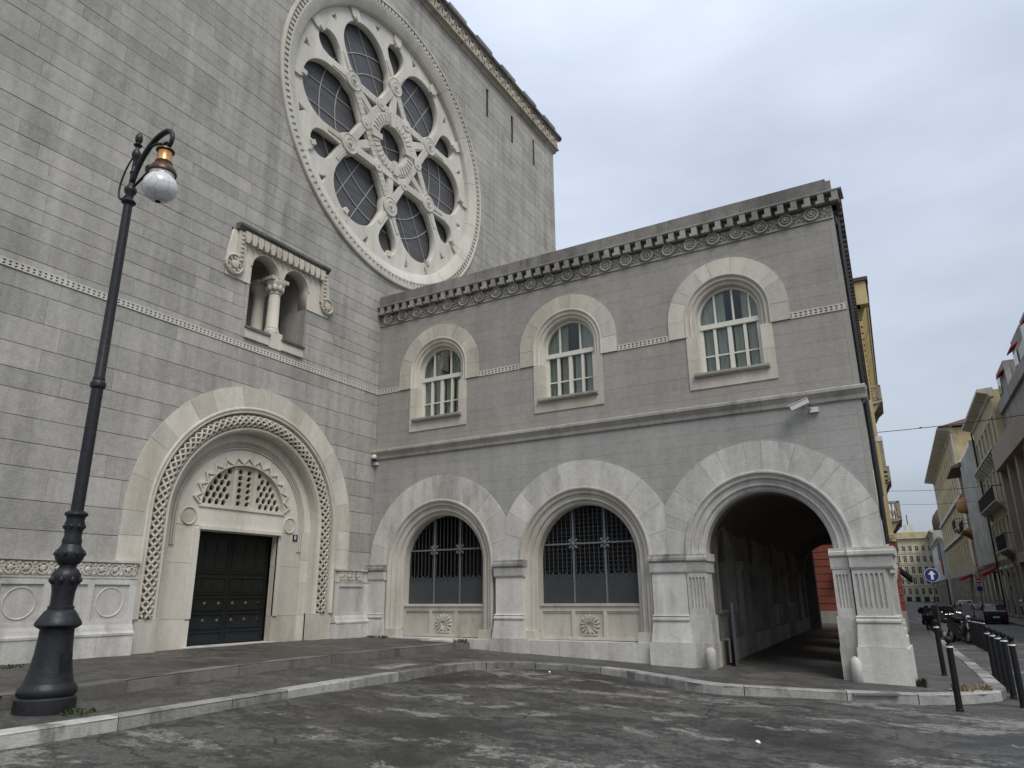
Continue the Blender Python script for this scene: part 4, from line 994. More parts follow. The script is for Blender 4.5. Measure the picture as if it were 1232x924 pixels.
# window bays: parapet, palmette and iron grille
def petal_flower(mb, s_, t_, d_, n, r0, r1, w_, rot=0., dp=.04):
    for k in range(n):
        a = 2 * PI * k / n + rot; ca, sa = math.cos(a), math.sin(a)
        def P2(r, l): return (s_ + r * ca - l * sa, t_ + r * sa + l * ca)
        mb.prism([P2(r0, -.01), P2((r0 + r1) * .55, -w_), P2(r1 * .92, -w_ * .8), P2(r1, 0), P2(r1 * .92, w_ * .8), P2((r0 + r1) * .55, w_), P2(r0, .01)], d_, d_ + dp, .3)
for i in (0, 1):
    c = AC[i]
    pp = MB().box(c - 1.33, c + 1.33, -.3, .98, -.52, -.30).build('parapet_panel', 'pale_warm', wing, FB)
    MB().extr(c - 1.35, c + 1.35, [(-.6, .98), (-.24, .98), (-.22, 1.0), (-.22, 1.05), (-.6, 1.06)]).build('parapet_coping', 'pale_warm', wing, FB)
    fr = MB()
    for (a_, b_) in ((-1.33, -1.26), (-.46, -.37), (.37, .46), (1.26, 1.33)): fr.box(c + a_, c + b_, .22, .98, -.31, -.255)
    for (a_, b_) in ((-1.26, -.46), (-.37, .37), (.46, 1.26)): fr.box(c + a_, c + b_, .88, .98, -.31, -.257); fr.box(c + a_, c + b_, .84, .88, -.31, -.28); fr.box(c + a_, c + b_, .22, .30, -.31, -.257)
    fr.build('panel_frame', 'pale_warm', pp, FB)
    fl = MB()
    for k in range(13):
        a = math.radians(-60 + 300 * k / 12); ca, sa = math.cos(a), math.sin(a)
        def P2(r, l): return (c + r * ca - l * sa, .56 + r * sa * .95 + l * ca)
        fl.prism([P2(.05, -.012), P2(.17, -.032), P2(.24, -.03), P2(.27, 0), P2(.24, .03), P2(.17, .032), P2(.05, .012)], -.305, -.245, .25)
    fl.lathe([(.07, -.3), (.07, -.26), (.03, -.24)], 10, (c, .42, 0)); fl.box(c - .2, c + .2, .32, .36, -.3, -.255)
    fl.build('palmette', 'pale_warm', pp, FB)
    g = thing('window_grille', ('black iron grille with close mesh and pierced metal sheet in the middle arch', 'black iron grille of upright bars above a plain metal sheet beside the terrace')[1 - i], 'window grille', (c, .42, 1.06))
    Fg = FB.to_3x3().to_4x4(); g0 = 1.06
    def top(s_): return ASP + math.sqrt(max(0, 1.318 ** 2 - s_ * s_)) - g0
    nb = 21
    for k in range(nb):
        s_ = -1.25 + 2.5 * k / (nb - 1); MB().box(s_ - .009, s_ + .009, .6, top(s_), -.012, .006).build('bar', 'grille', g, Fg)
    for s_ in (-.43, .43): MB().box(s_ - .022, s_ + .022, 0, top(s_), -.01, .02).build('main_bar', 'flower', g, Fg)
    MB().box(-1.29, 1.29, 1.415, 1.455, -.012, .022).build('cross_bar', 'flower', g, Fg)
    MB().box(-1.31, 1.31, .0, .69, -.02, -.013).build('sheet_panel', 'sheet', g, Fg)
    cr = MB()
    for k in range(14):
        s_ = -1.22 + 2.44 * k / 13; cr.prism([(s_ - .05, .68), (s_ + .05, .68), (s_ + .03, .72), (s_, .745), (s_ - .03, .72)], -.02, -.005)
    tag(cr.build('sheet_cresting', 'grille', g, Fg), kind='stuff')
    if i == 1:
        ms = MB()
        for k in range(16):
            t_ = .78 + k * .105
            h_ = 1.318 if t_ + g0 < ASP else math.sqrt(max(.01, 1.318 ** 2 - (t_ + g0 - ASP) ** 2)); ms.box(-h_, h_, t_ - .006, t_ + .006, -.02, -.008)
        tag(ms.build('mesh_wires', 'grille', g, Fg), kind='stuff')
        dg = MB()
        for a_ in range(26):
            for b2 in range(13):
                s_ = -1.22 + a_ * .098 + (.049 if b2 % 2 else 0); t_ = .05 + b2 * .048
                dg.prism([(s_ - .03, t_), (s_, t_ - .02), (s_ + .03, t_), (s_, t_ + .02)], -.014, -.006)
        tag(dg.build('pierced_pattern', 'grille', g, Fg), kind='stuff')
    for s_ in (-.43, .43):
        q = MB(); petal_flower(q, s_, 1.435, .015, 8, .03, .165, .035); q.lathe([(.05, .02), (.05, .06), (.02, .075)], 10, (s_, 1.435, 0)); q.build('flower', 'flower', g, Fg)
# wing carcass: floor slab, dark loggia, roof, street wall
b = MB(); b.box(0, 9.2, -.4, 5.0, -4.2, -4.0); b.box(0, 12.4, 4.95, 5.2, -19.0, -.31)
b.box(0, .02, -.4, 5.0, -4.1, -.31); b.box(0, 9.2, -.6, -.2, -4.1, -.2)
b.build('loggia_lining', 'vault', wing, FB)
rf = MB(); L = 19.6; e0 = Vector((WX, 0, 0)); e1 = e0 + U * L
for (z0, z1) in ((10.0, 10.12),):
    rf.add([(.02, .1, z0), (WX - .1, .1, z0), (e1.x - .1, e1.y, z0), (.02, e1.y, z0), (.02, .1, z1), (WX - .1, .1, z1), (e1.x - .1, e1.y, z1), (.02, e1.y, z1)], [(0, 1, 2, 3), (4, 5, 6, 7), (0, 1, 5, 4), (1, 2, 6, 5), (2, 3, 7, 6), (3, 0, 4, 7)])
rf.build('roof_slab', 'parapet', wing)
b = MB(); b.box(.12, L, 5.2, 10.05, -.4, -.0015); b.box(.0, .12, 2.12, 10.0, -.1, -.003); b.build('street_upper_wall', 'upper_field', wing, FC)
olw = [(.9, -.6)]
for k in range(1, 5):
    c_ = k * 4.25 + .2 - 2.12; x0 = c_ - .95  # unseen arch openings, narrowed to let less light into the passage
    olw += [(x0, -.6)] + [(c_ - .95 * math.cos(PI * i / 16), ASP + .95 * math.sin(PI * i / 16)) for i in range(17)] + [(c_ + .95, -.6)]
olw += [(L, -.6), (L, 5.2), (.12, 5.2), (.12, 2.1), (.9, 2.1)]
for k in range(1, 5):
    c_ = k * 4.25 + .2 - 2.12; MB().box(c_ - 1.31, c_ + 1.31, -.9, .75, -.6, -.2).build('passage_light_stop', 'pale_warm', wing, FC)  # unseen panels, added to keep street light off the passage floor
plate('street_lower_wall', olw, [], -.75, -.0015, 'lower_field', wing, FC)
b = MB(); b.box(-e1.x + .0, 0, 0, 1, 0, 1)
MB().box(0, e1.x, 3.75, 10.05, -L + .0, -L + .35).build('rear_wall', 'lower_field', wing, FB)
MB().box(0, 9.3, -.6, 3.75, -L, -L + .35).build('rear_wall', 'lower_field', wing, FB)
MB().extr(.0, L, [(-.2, 5.17), (.03, 5.17), (.05, 5.19), (.06, 5.27), (.10, 5.33), (.14, 5.38), (.14, 5.44), (.10, 5.47), (-.2, 5.49)]).build('street_string_course', 'string', wing, FC)
MB().extr(.03, L, [(-.3, 9.77), (.10, 9.77), (.12, 9.80), (.05, 9.81), (.05, 10.01), (.19, 10.01), (.22, 10.03), (.22, 10.06), (-.3, 10.08)]).build('street_cornice', 'crust', wing, FC)
dme2 = dm.mesh('cornice_tooth', FC.to_3x3().to_4x4()); dme2.materials.append(M['crust'])
x = .1
while x < L:
    o = link('cornice_tooth', dme2, None, wing); o.location = tuple(Vector((WX, 0, 0)) + U * x); x += .2935
rs2 = MB()
x = .5
while x < L: rs2.lathe([(.15, .0), (.15, .05), (.1, .06), (.03, .08)], 10, (x, 9.63, 0)); x += .568
tag(rs2.build('street_rosettes', 'crust', wing, FC), kind='stuff')
MB().box(.0, L, 10.07, 10.41, -.35, .05).build('street_parapet', 'parapet', wing, FC)
for k in range(1, 5):
    s_ = k * 4.25 + .2
    MB().box(s_ - .45, s_ + .45, -.55, .24, -.2, .2).build('street_pier_plinth', 'pale', wing, FC); MB().box(s_ - .36, s_ + .36, .24, 1.7, -.2, .11).build('street_pier_shaft', 'pale', wing, FC)
    MB().extr(s_ - .45, s_ + .45, [(-.2, 1.7), (.13, 1.7), (.18, 1.93), (.22, 1.96), (.22, 2.12), (-.2, 2.12)]).build('street_pier_capital', 'pale', wing, FC)
    c = s_ - 2.12
    MB().sweep(arch_st(c, ASP, None, None, 24), [(1.9, -.1), (1.9, .03), (1.5, .05), (1.35, .02), (1.35, -.1)]).build('street_blind_arch', 'pale', wing, FC, auto=.6)
tag(MB().tube([tuple(FC @ Vector((.55, z_, .07))) for z_ in (2.2, 4, 6, 8, 9.8)], .05, 8).build('downpipe', 'lampiron'), 'dark rain pipe running down the corner of the stone wing', 'downpipe')

# ---- passage behind the third arch
FP = frame((11.0, 0, 0), NR)
PL = 18.7
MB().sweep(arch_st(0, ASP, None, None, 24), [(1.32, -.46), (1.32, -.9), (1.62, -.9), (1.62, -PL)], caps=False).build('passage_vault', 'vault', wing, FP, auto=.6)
MB().sweep([(0, 0, 1, 1)] and [(11 + .0, 0, 0, 0)] * 1, [(0, 0)], caps=False)
b = MB(); b.box(-2.0, 2.0, 3.72, 4.4, -PL, -.9); b.build('passage_street_side', 'inner', wing, FP)
ow = FP @ Vector((-1.42, 0, -.4)); FW = frame(ow, U)
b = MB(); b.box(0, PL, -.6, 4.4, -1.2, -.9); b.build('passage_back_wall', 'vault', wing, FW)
cs = [2.35, 6.55, 10.75, 14.95]
prev = 0.
for k, c in enumerate(cs):
    MB().box(prev, c - .95, -.6, 4.0, -.9, -.04).build('passage_pier', 'inner', wing, FW); prev = c + .95
    voussoirs('passage_voussoir', c, 1.9, .95, 1.5, 9, -.9, -.01, 'inner', wing, FW, seed=90 + k)
    MB().sweep(arch_st(c, 1.9, .8, .8, 20), [(1.02, -.1), (1.02, .03), (.95, .02), (.9, -.1), (.9, -.5)]).build('passage_archivolt', 'inner', wing, FW, auto=.6)
    MB().box(c - .96, c + .96, -.6, .80, -.6, -.10).build('passage_parapet', 'inner', wing, FW); MB().box(c - 1.0, c + 1.0, .80, .88, -.6, -.03).build('passage_coping', 'inner', wing, FW)
    MB().box(c - .4, c + .4, .3, .72, -.2, -.08).build('passage_panel', 'inner', wing, FW)
    MB().box(c - .94, c + .94, .88, 2.9, -.75, -.7).build('passage_window', 'farglass', wing, FW)
    MB().box(c - 1.6, c + 1.6, 3.3, 4.0, -.9, -.04).build('passage_spandrel', 'inner', wing, FW)
    x = c + 2.1; MB().box(x - .55, x + .55, -.6, 1.85, -.1, .10).build('passage_pilaster', 'inner', wing, FW); MB().box(x - .62, x + .62, 1.85, 2.1, -.1, .16).build('passage_capital', 'inner', wing, FW)
MB().box(prev, PL, -.6, 4.0, -.9, -.04).build('passage_pier', 'inner', wing, FW)
x = .2; rr = random.Random(3)
while x < PL:
    e = min(PL, x + rr.uniform(.5, .9)); MB().box(x + .004, e - .004, -.6, .22, -.1, .16 + rr.uniform(-.006, .006)).build('passage_plinth_stone', 'inner', wing, FW); x = e
MB().sweep(arch_st(0, ASP, -.6, -.6, 24), [(1.9, -PL - .35), (1.9, -PL), (1.25, -PL), (1.25, -PL - .35)]).build('passage_end_arch', 'inner', wing, FP, auto=.6)
MB().box(-2.4, 2.2, 3.9, 5.0, -PL - .34, -PL - .02).build('passage_end_wall', 'lower_field', wing, FP)
mb = MB(); mb.box(-4.0, 1.9, -.45, -.44, -40, -1.2)
pf = MB(); vs = []
for D_ in (1.2, 10, 20, 30, 60):
    for s_ in (-3.0, -1.5, 0, 1.7):
        p = FP @ Vector((s_, 0, -D_)); vs.append((p.x, p.y, zp(p.x) - .012))
pf.add(vs, [(j * 4 + i, j * 4 + i + 1, (j + 1) * 4 + i + 1, (j + 1) * 4 + i) for j in range(4) for i in range(3)])
tag(pf.build('passage_floor', 'pave'), kind='structure')
# notice board leaning on the passage jamb
nb_ = thing('notice_board', 'black folding notice board leaning inside the dark passage', 'notice board', tuple(FP @ Vector((-1.06, zp(9.9), -1.05))), 0)
q = MB(); q.prism([(-.30, 0), (.33, 0), (.33, .98), (.05, 1.12), (-.30, 1.3)], -.02, .02); q.build('panel', 'board', nb_, frame((0, 0, 0), (-.35, .94, .0)))
q = MB(); q.box(-.33, -.29, 0, 1.33, -.03, .03); q.box(.32, .36, 0, 1.0, -.03, .03); q.build('edge_strip', 'sheet', nb_, frame((0, 0, 0), (-.35, .94, .0)))

# ---- security cameras and lamps on the wing
def seccam(loc, rot, label, big=True):
    t = thing('security_camera', label, 'security camera', loc, rot); k = 1. if big else .7
    MB().box(.12, .3, -.17, -.06, -.01, .08).build('junction_box', 'whiteplastic', t, FB)
    MB().tube([(.18, -.04, -.1), (.1, -.16, -.08), (.02, -.22, .0)], .022, 8).build('bracket', 'chrome', t)
    hb = MB(); hb.box(-.24 * k, .16 * k, -.05, .06, .15, .29); hb.box(-.28 * k, .17 * k, .06, .075, .135, .305); Fb = FB @ Matrix.Rotation(.35, 4, 'Z')
    hb.build('housing', 'whiteplastic', t, Fb); MB().box(-.25 * k, -.235 * k, -.035, .045, .165, .275).build('lens', 'lens', t, Fb)
seccam((12.12, 0, 5.16), 0, 'white security camera under the string course above the passage arch')
dc = thing('dome_camera', 'small white dome camera in the corner below the string course', 'security camera', (.12, 0, 5.2))
MB().box(-.1, .05, -.18, -.1, -.02, .1).build('arm', 'whiteplastic', dc, FB)
MB().lathe([(.08, -.02), (.085, .05), (.06, .1), (.02, .12)], 14, (0, -.0, .17), 't').build('housing', 'whiteplastic', dc, FB, smooth=True)
MB().lathe([(.002, -.09), (.045, -.075), (.07, -.02)], 14, (0, 0, .17), 't').build('lens', 'lens', dc, FB, smooth=True)
fl_ = thing('flood_light', 'small white floodlight on the street side of the stone wing', 'floodlight', tuple(FC @ Vector((3.0, 4.8, .0))))
Ff = FC.to_3x3().to_4x4()
MB().tube([tuple(Ff @ Vector((0, 0, 0))), tuple(Ff @ Vector((0, .03, .2)))], .018, 6).build('arm', 'whiteplastic', fl_); MB().box(-.1, .1, -.03, .09, .16, .3).build('head', 'whiteplastic', fl_, Ff)

# ================================================================== STREET LAMP
lamp = thing('street_lamp', 'tall black cast iron street lamp with a milky glass globe beside the terrace', 'street lamp', (4.36, -10.88, zp(4.36) - .01))
lz = zp(4.36)
lamp.rotation_euler = (0, .0055, 0)
def lt(name, pr, mat='lampiron', n=24, o=(0, 0, 0), parent=lamp, auto=.6):
    return MB().lathe([(r, z - lz) for r, z in pr], n, o).build(name, mat, parent, auto=auto)
lt('base_drum', [(.34, -.1), (.34, .0), (.335, .10), (.31, .125)], n=32)
lt('base_torus', [(.30, .12), (.325, .15), (.33, .19), (.315, .235), (.285, .265), (.28, .28)], n=32)
lt('base_bell', [(.275, .28), (.262, .33), (.235, .45), (.212, .6), (.2, .75), (.192, .9), (.2, .92)], n=32)
lt('base_collar', [(.2, .91), (.235, .93), (.265, .955), (.262, .985), (.235, 1.03), (.19, 1.10), (.17, 1.13), (.15, 1.14), (.15, 1.18), (.135, 1.19)], n=32)
lt('shaft_vase', [(.13, 1.18), (.128, 1.25), (.132, 1.35), (.15, 1.45), (.168, 1.52), (.168, 1.57), (.14, 1.62), (.1, 1.66), (.1, 1.70)])
lt('shaft_knop', [(.1, 1.69), (.135, 1.72), (.165, 1.78), (.172, 1.83), (.16, 1.88), (.125, 1.92), (.115, 1.95)])
lt('leafy_neck', [(.11, 1.94), (.118, 2.0), (.10, 2.06), (.108, 2.14), (.125, 2.2), (.105, 2.27), (.115, 2.31), (.14, 2.335), (.135, 2.36), (.09, 2.39)])
lv = MB()
for k in range(8):
    a = 2 * PI * k / 8
    for (z_, r_, s_) in ((1.5, .16, .05), (2.18, .115, .035), (1.83, .165, .04)): lv.lathe([(.004, z_ - lz - s_), (s_ * .8, z_ - lz), (.004, z_ - lz + s_ * 1.3)], 6, (r_ * math.cos(a), r_ * math.sin(a), 0))
tag(lv.build('leaf_ornament', 'lampiron', lamp, smooth=True), kind='stuff')
lt('shaft', [(.078, 2.38), (.076, 3.4), (.074, 4.07), (.095, 4.09), (.102, 4.13), (.092, 4.17), (.074, 4.19), (.08, 4.22), (.07, 4.25), (.066, 5.5), (.062, 6.93)])
lt('shaft_collar', [(.06, 6.9), (.065, 6.95), (.1, 6.985), (.104, 7.0), (.085, 7.03), (.055, 7.06), (.055, 7.12), (.085, 7.17), (.09, 7.21), (.06, 7.27), (.045, 7.3)])
lt('stem', [(.042, 7.28), (.038, 7.48), (.055, 7.5), (.038, 7.53), (.036, 7.74), (.06, 7.78), (.068, 7.83), (.055, 7.88), (.03, 7.92), (.03, 7.96)])
lt('finial', [(.03, 7.95), (.065, 7.99), (.03, 8.02), (.028, 8.03), (.05, 8.06), (.056, 8.11), (.045, 8.17), (.015, 8.215), (.002, 8.22)], n=16)
def T2(pts): return [(x, 0, z - lz) for x, z in pts]
def bez(p, n=14):
    out = []
    for k in range(n + 1):
        t = k / n; a, b, c, d = p; out.append(tuple(a[i] * (1 - t) ** 3 + 3 * b[i] * t * (1 - t) ** 2 + 3 * c[i] * t * t * (1 - t) + d[i] * t ** 3 for i in (0, 1)))
    return out
MB().tube(T2(bez([(.0, 7.32), (.12, 7.75), (.42, 8.02), (.74, 7.98)]) + bez([(.74, 7.98), (.93, 7.93), (.90, 7.66), (.74, 7.68)])[1:] + bez([(.74, 7.68), (.66, 7.70), (.68, 7.80), (.76, 7.77)])[1:]), [.042] * 15 + [.034] * 14 + [.026] * 14, 8).build('bracket_arm', 'lampiron', lamp, smooth=True)
MB().tube(T2(bez([(.02, 7.62), (.18, 7.85), (.45, 7.9), (.66, 7.78)])), .022, 8).build('bracket_scroll', 'lampiron', lamp, smooth=True)
MB().tube(T2(bez([(.0, 7.86), (-.28, 7.72), (-.42, 7.2), (-.22, 7.12)]) + bez([(-.22, 7.12), (-.12, 7.1), (-.08, 7.14), (-.02, 7.2)])[1:]), [.012 + .014 * (k / 28) for k in range(29)], 8).build('rear_scroll', 'lampiron', lamp, smooth=True)
MB().tube(T2(bez([(.02, 7.24), (.25, 7.3), (.35, 7.42), (.52, 7.42)])), .02, 8).build('stay_scroll', 'lampiron', lamp, smooth=True)
MB().tube(T2([(.36 + .045 * math.cos(a), 7.47 + .045 * math.sin(a)) for a in [k * .5 for k in range(13)]]), .016, 6).build('stay_curl', 'lampiron', lamp, smooth=True)
GX = .75
lt('lantern_cap', [(.03, 7.70), (.07, 7.68), (.10, 7.66), (.125, 7.645), (.13, 7.62), (.10, 7.605)], 'copper_dark', 24, (GX, 0, 0))
lt('lantern_neck', [(.098, 7.61), (.095, 7.59), (.095, 7.45), (.1, 7.44)], 'copper', 24, (GX, 0, 0))
lt('lantern_skirt', [(.1, 7.45), (.12, 7.43), (.115, 7.40), (.15, 7.36), (.185, 7.31), (.2, 7.27), (.2, 7.245), (.185, 7.235)], 'copper_dark', 24, (GX, 0, 0))
pr = [(.175, 7.24)] + [(.238 * math.cos(a), 7.02 + .232 * math.sin(a)) for a in [math.radians(46 - 6.8 * k) for k in range(20)]]
lt('globe', pr + [(.03, 6.791)], 'opal', 32, (GX, 0, 0), auto=1.2)
lt('globe_button', [(.035, 6.80), (.04, 6.782), (.02, 6.772), (.002, 6.771)], 'iron', 12, (GX, 0, 0))
FL = frame((0, 0, 0), (math.cos(2.6), math.sin(2.6), 0))
MB().box(-.07, .07, .35 - lz, .62 - lz, .15, .245).build('service_hatch', 'lampiron', lamp, frame((0, 0, 0), (-.2, .98, 0)))

# ================================================================== BOLLARDS
def make_bollard():
    t = thing('bollard', '', 'bollard')
    MB().lathe([(.058, -.1), (.058, .02), (.05, .03), (.048, .92), (.054, .925), (.054, .94)], 14).build('post', 'iron', t, auto=.6)
    MB().lathe([(.0555, .94), (.0555, .965)], 14).build('band', 'whitesign', t, auto=.6)  # white ring puts the highlight below the knob into the colour
    MB().lathe([(.052, .965), (.052, .985), (.03, .995), (.03, 1.01), (.048, 1.03), (.054, 1.06), (.045, 1.095), (.02, 1.11), (.002, 1.112)], 14).build('knob', 'iron', t, smooth=True)
    return t
pb = make_bollard(); first = True
rr = random.Random(12)
def bollard(lat, D, label, group, z=None):
    global first
    p = S(lat, D); o = pb if first else copy_tree(pb); first = False
    o.location = (p.x, p.y, (zr(p.x, p.y) - .012) if z is None else z); o.rotation_euler = (rr.uniform(-.015, .015), rr.uniform(-.015, .015), 0); o['label'] = label; o['group'] = group
bollard(.59, 14.15, 'black bollard standing on the road in front of the kerb at the corner pier', 'bollards at the pavement corner')
bollard(.60, 18.4, 'black bollard standing on the pavement behind the corner kerb', 'bollards at the pavement corner', zp(14))
for k, D_ in enumerate((14.93, 16.1, 16.95, 17.9, 18.8)): bollard(1.53, D_, 'black bollard in the close row along the outside of the pavement kerb', 'bollards along the pavement kerb')
for k in range(15): bollard(2.46, 31.2 + 1.02 * k, 'black bollard in the long row between the scooters and the traffic lane', 'bollards dividing the street')

# ================================================================== STREET SIGNS
def round_sign(loc, h, r, face, label, mark=None):
    t = thing('traffic_sign', label, 'traffic sign', loc); F3 = frame((0, 0, 0), NR)
    MB().lathe([(.03, -.1), (.03, h + r)], 10).build('post', 'grille', t, auto=.6)
    MB().lathe([(r, .03), (r, .045)], 28, (0, h, 0)).build('rim', 'whitesign', t, F3)
    MB().lathe([(r * .94, .04), (r * .94, .05)], 28, (0, h, 0)).build('disc', face, t, F3)
    if mark == 'arrow': MB().prism([(-.05, h - .2), (.05, h - .2), (.05, h + .02), (.15, h + .02), (0, h + .2), (-.15, h + .02), (-.05, h + .02)], .05, .056).build('arrow', 'whitesign', t, F3)
    if mark == 'bar': MB().box(-r * .7, r * .7, h - r * .16, h + r * .16, .05, .056).build('bar', 'whitesign', t, F3)
M['redsign'] = plain('red sign enamel', (.35, .02, .02), .35)
round_sign(tuple(S(1.42, 38.5, -.78)), 2.77, .3, 'bluesign', 'blue round sign with a white upward arrow above the parked scooters', 'arrow')
round_sign(tuple(S(8.9, 108, -1.4)), 3.9, .35, 'redsign', 'red round no entry sign with a white bar on the far pavement', 'bar')
round_sign(tuple(S(8.9, 108.3, -1.4)), 3.0, .35, 'bluesign', 'plain blue round sign below the red no entry sign')

# ================================================================== VEHICLES
def car_paint(name, col):
    k = NT(name); n = k.noise(2, 2); m = k.done(k.scale(col, k.math('MULTIPLY_ADD', n, .2, .9)), .22, .1, .6); k.b.inputs['Coat Weight'].default_value = .6; return m
M['headlight'] = plain('lamp glass', (.5, .5, .5), .1); M['taillight'] = plain('red lamp glass', (.2, .01, .01), .15)
def make_car(label, paint, hgt=1.5, L=4.2, W=1.75, suv=False):
    t = thing('parked_car', label, 'car', group='cars parked along the far pavement')
    h = hgt; hood = .58 * h if not suv else .66 * h; k = 24
    # side profile in (y,z): front at +y
    lo = .22; f, r_ = L / 2, -L / 2
    prof = [(r_, .45), (r_ + .03, hood - .02), (r_ + .1, hood + .05), (f - 1.15, hood + .06), (f - .25, hood - .1), (f, hood - .28), (f, .4), (f - .1, lo), (r_ + .1, lo)]
    def hull(pr, wf, tuck, mat, nm, par):
        mb = MB(); xs_ = (-1, -.9, .9, 1); n = len(pr); vs = []
        for q in xs_:
            for (y, z) in pr:
                s_ = 1 - tuck if abs(q) == 1 else 1
                cz = sum(p[1] for p in pr) / n; cy = sum(p[0] for p in pr) / n
                vs.append((q * wf(z), cy + (y - cy) * (1 - (.03 if abs(q) == 1 else 0)), cz + (z - cz) * s_))
        fs = [(a * n + i, a * n + (i + 1) % n, (a + 1) * n + (i + 1) % n, (a + 1) * n + i) for a in range(3) for i in range(n)] + [tuple(range(n)), tuple(range(3 * n, 4 * n))]
        mb.add(vs, fs); return mb.build(nm, mat, par, auto=.5)
    body = hull(prof, lambda z: W / 2, .08, paint, 'body', t)
    top = [(r_ + .16, hood + .03), (r_ + .45, h - .1), (r_ + .75, h), (f - 2.1, h), (f - 1.9, h - .04), (f - 1.12, hood + .04)]
    hull(top, lambda z: W / 2 - .07 - .16 * max(0, (z - hood) / (h - hood)), .02, 'carglass', 'glasshouse', t)
    rp_ = [(r_ + .42, h - .09), (r_ + .75, h + .012), (f - 2.1, h + .012), (f - 1.86, h - .05), (f - 2.0, h - .09)]
    hull(rp_, lambda z: W / 2 - .2, .0, paint, 'roof', t)
    pil = MB()
    for sx in (-1, 1):
        for (y0, y1) in ((r_ + .2, r_ + .5), (-.15, -.1), (f - 1.2, f - 1.9)):
            pil.tube([(sx * (W / 2 - .06), y0, hood + .03), (sx * (W / 2 - .2), y1, h - .04)], .045, 6)
    pil.build('pillars', paint, t)
    for sx in (-1, 1):
        for y in (r_ + .8, f - .82):
            wh = MB().lathe([(.2, -.1), (.31, -.1), (.33, -.06), (.33, .06), (.31, .1), (.2, .1)], 18, (sx * (W / 2 - .1), y, .33), 's')
            # lathe about s: (h, r cos, r sin)
            w_ = wh.build('wheel', 'rubber', t, auto=.6); MB().lathe([(.2, -.09), (.2, .09), (.06, .1)], 14, (sx * (W / 2 - .1), y, .33), 's').build('rim', 'chrome', w_, auto=.6)
        MB().box(sx * (W / 2 - .28) - .16, sx * (W / 2 - .28) + .16, f - .14, f + .0, hood - .3, hood - .16).build('headlight', 'headlight', t)
        MB().box(sx * (W / 2 - .22) - .12, sx * (W / 2 - .22) + .12, r_ - .015, r_ + .1, hood - .28, hood - .05).build('tail_light', 'taillight', t)
        MB().box(sx * (W / 2 + .08) - .08, sx * (W / 2 + .08) + .08, f - 1.45, f - 1.35, hood + .05, hood + .17).build('mirror', paint, t)
    MB().box(-.26, .26, r_ - .012, r_ + .05, .55, .66).build('number_plate', 'whitesign', t); MB().box(-W / 2 + .05, W / 2 - .05, r_ - .03, r_ + .1, .3, .5).build('bumper', 'rubber', t)
    return t
paints = dict(black=(.01, .011, .013), silver=(.33, .34, .35), white=(.6, .6, .6), red=(.16, .012, .014), navy=(.012, .02, .05), grey=(.1, .1, .105))
for n_, c_ in paints.items(): M['car_' + n_] = car_paint('car paint ' + n_, c_)
cspec = [('black', 'black sport utility car, first in the row of parked cars', 1.68, True), ('silver', 'silver hatchback parked right behind the black sport utility car', 1.5, False), ('grey', 'dark grey hatchback parked beyond the silver one', 1.52, False), ('white', 'white hatchback parked beyond the dark grey one', 1.5, False), ('red', 'dark red car parked beyond the white hatchback', 1.5, False), ('navy', 'navy blue car parked beyond the dark red one', 1.5, False), ('white', 'white van like car parked beyond the navy blue one', 1.75, True), ('black', 'black saloon car farthest along the parked row', 1.45, False)]
ang_u = math.atan2(-U.x, U.y)
for i, (c_, lab, h_, suv) in enumerate(cspec):
    t = make_car(lab, 'car_' + c_, h_, 4.3, 1.8, suv); p = S(7.25 + .08 * math.sin(i * 2.3), 80.2 + i * 5.4)
    t.location = (p.x, p.y, zr(p.x, p.y) - .012); t.rotation_euler = (0, 0, ang_u + .02 * math.sin(i))

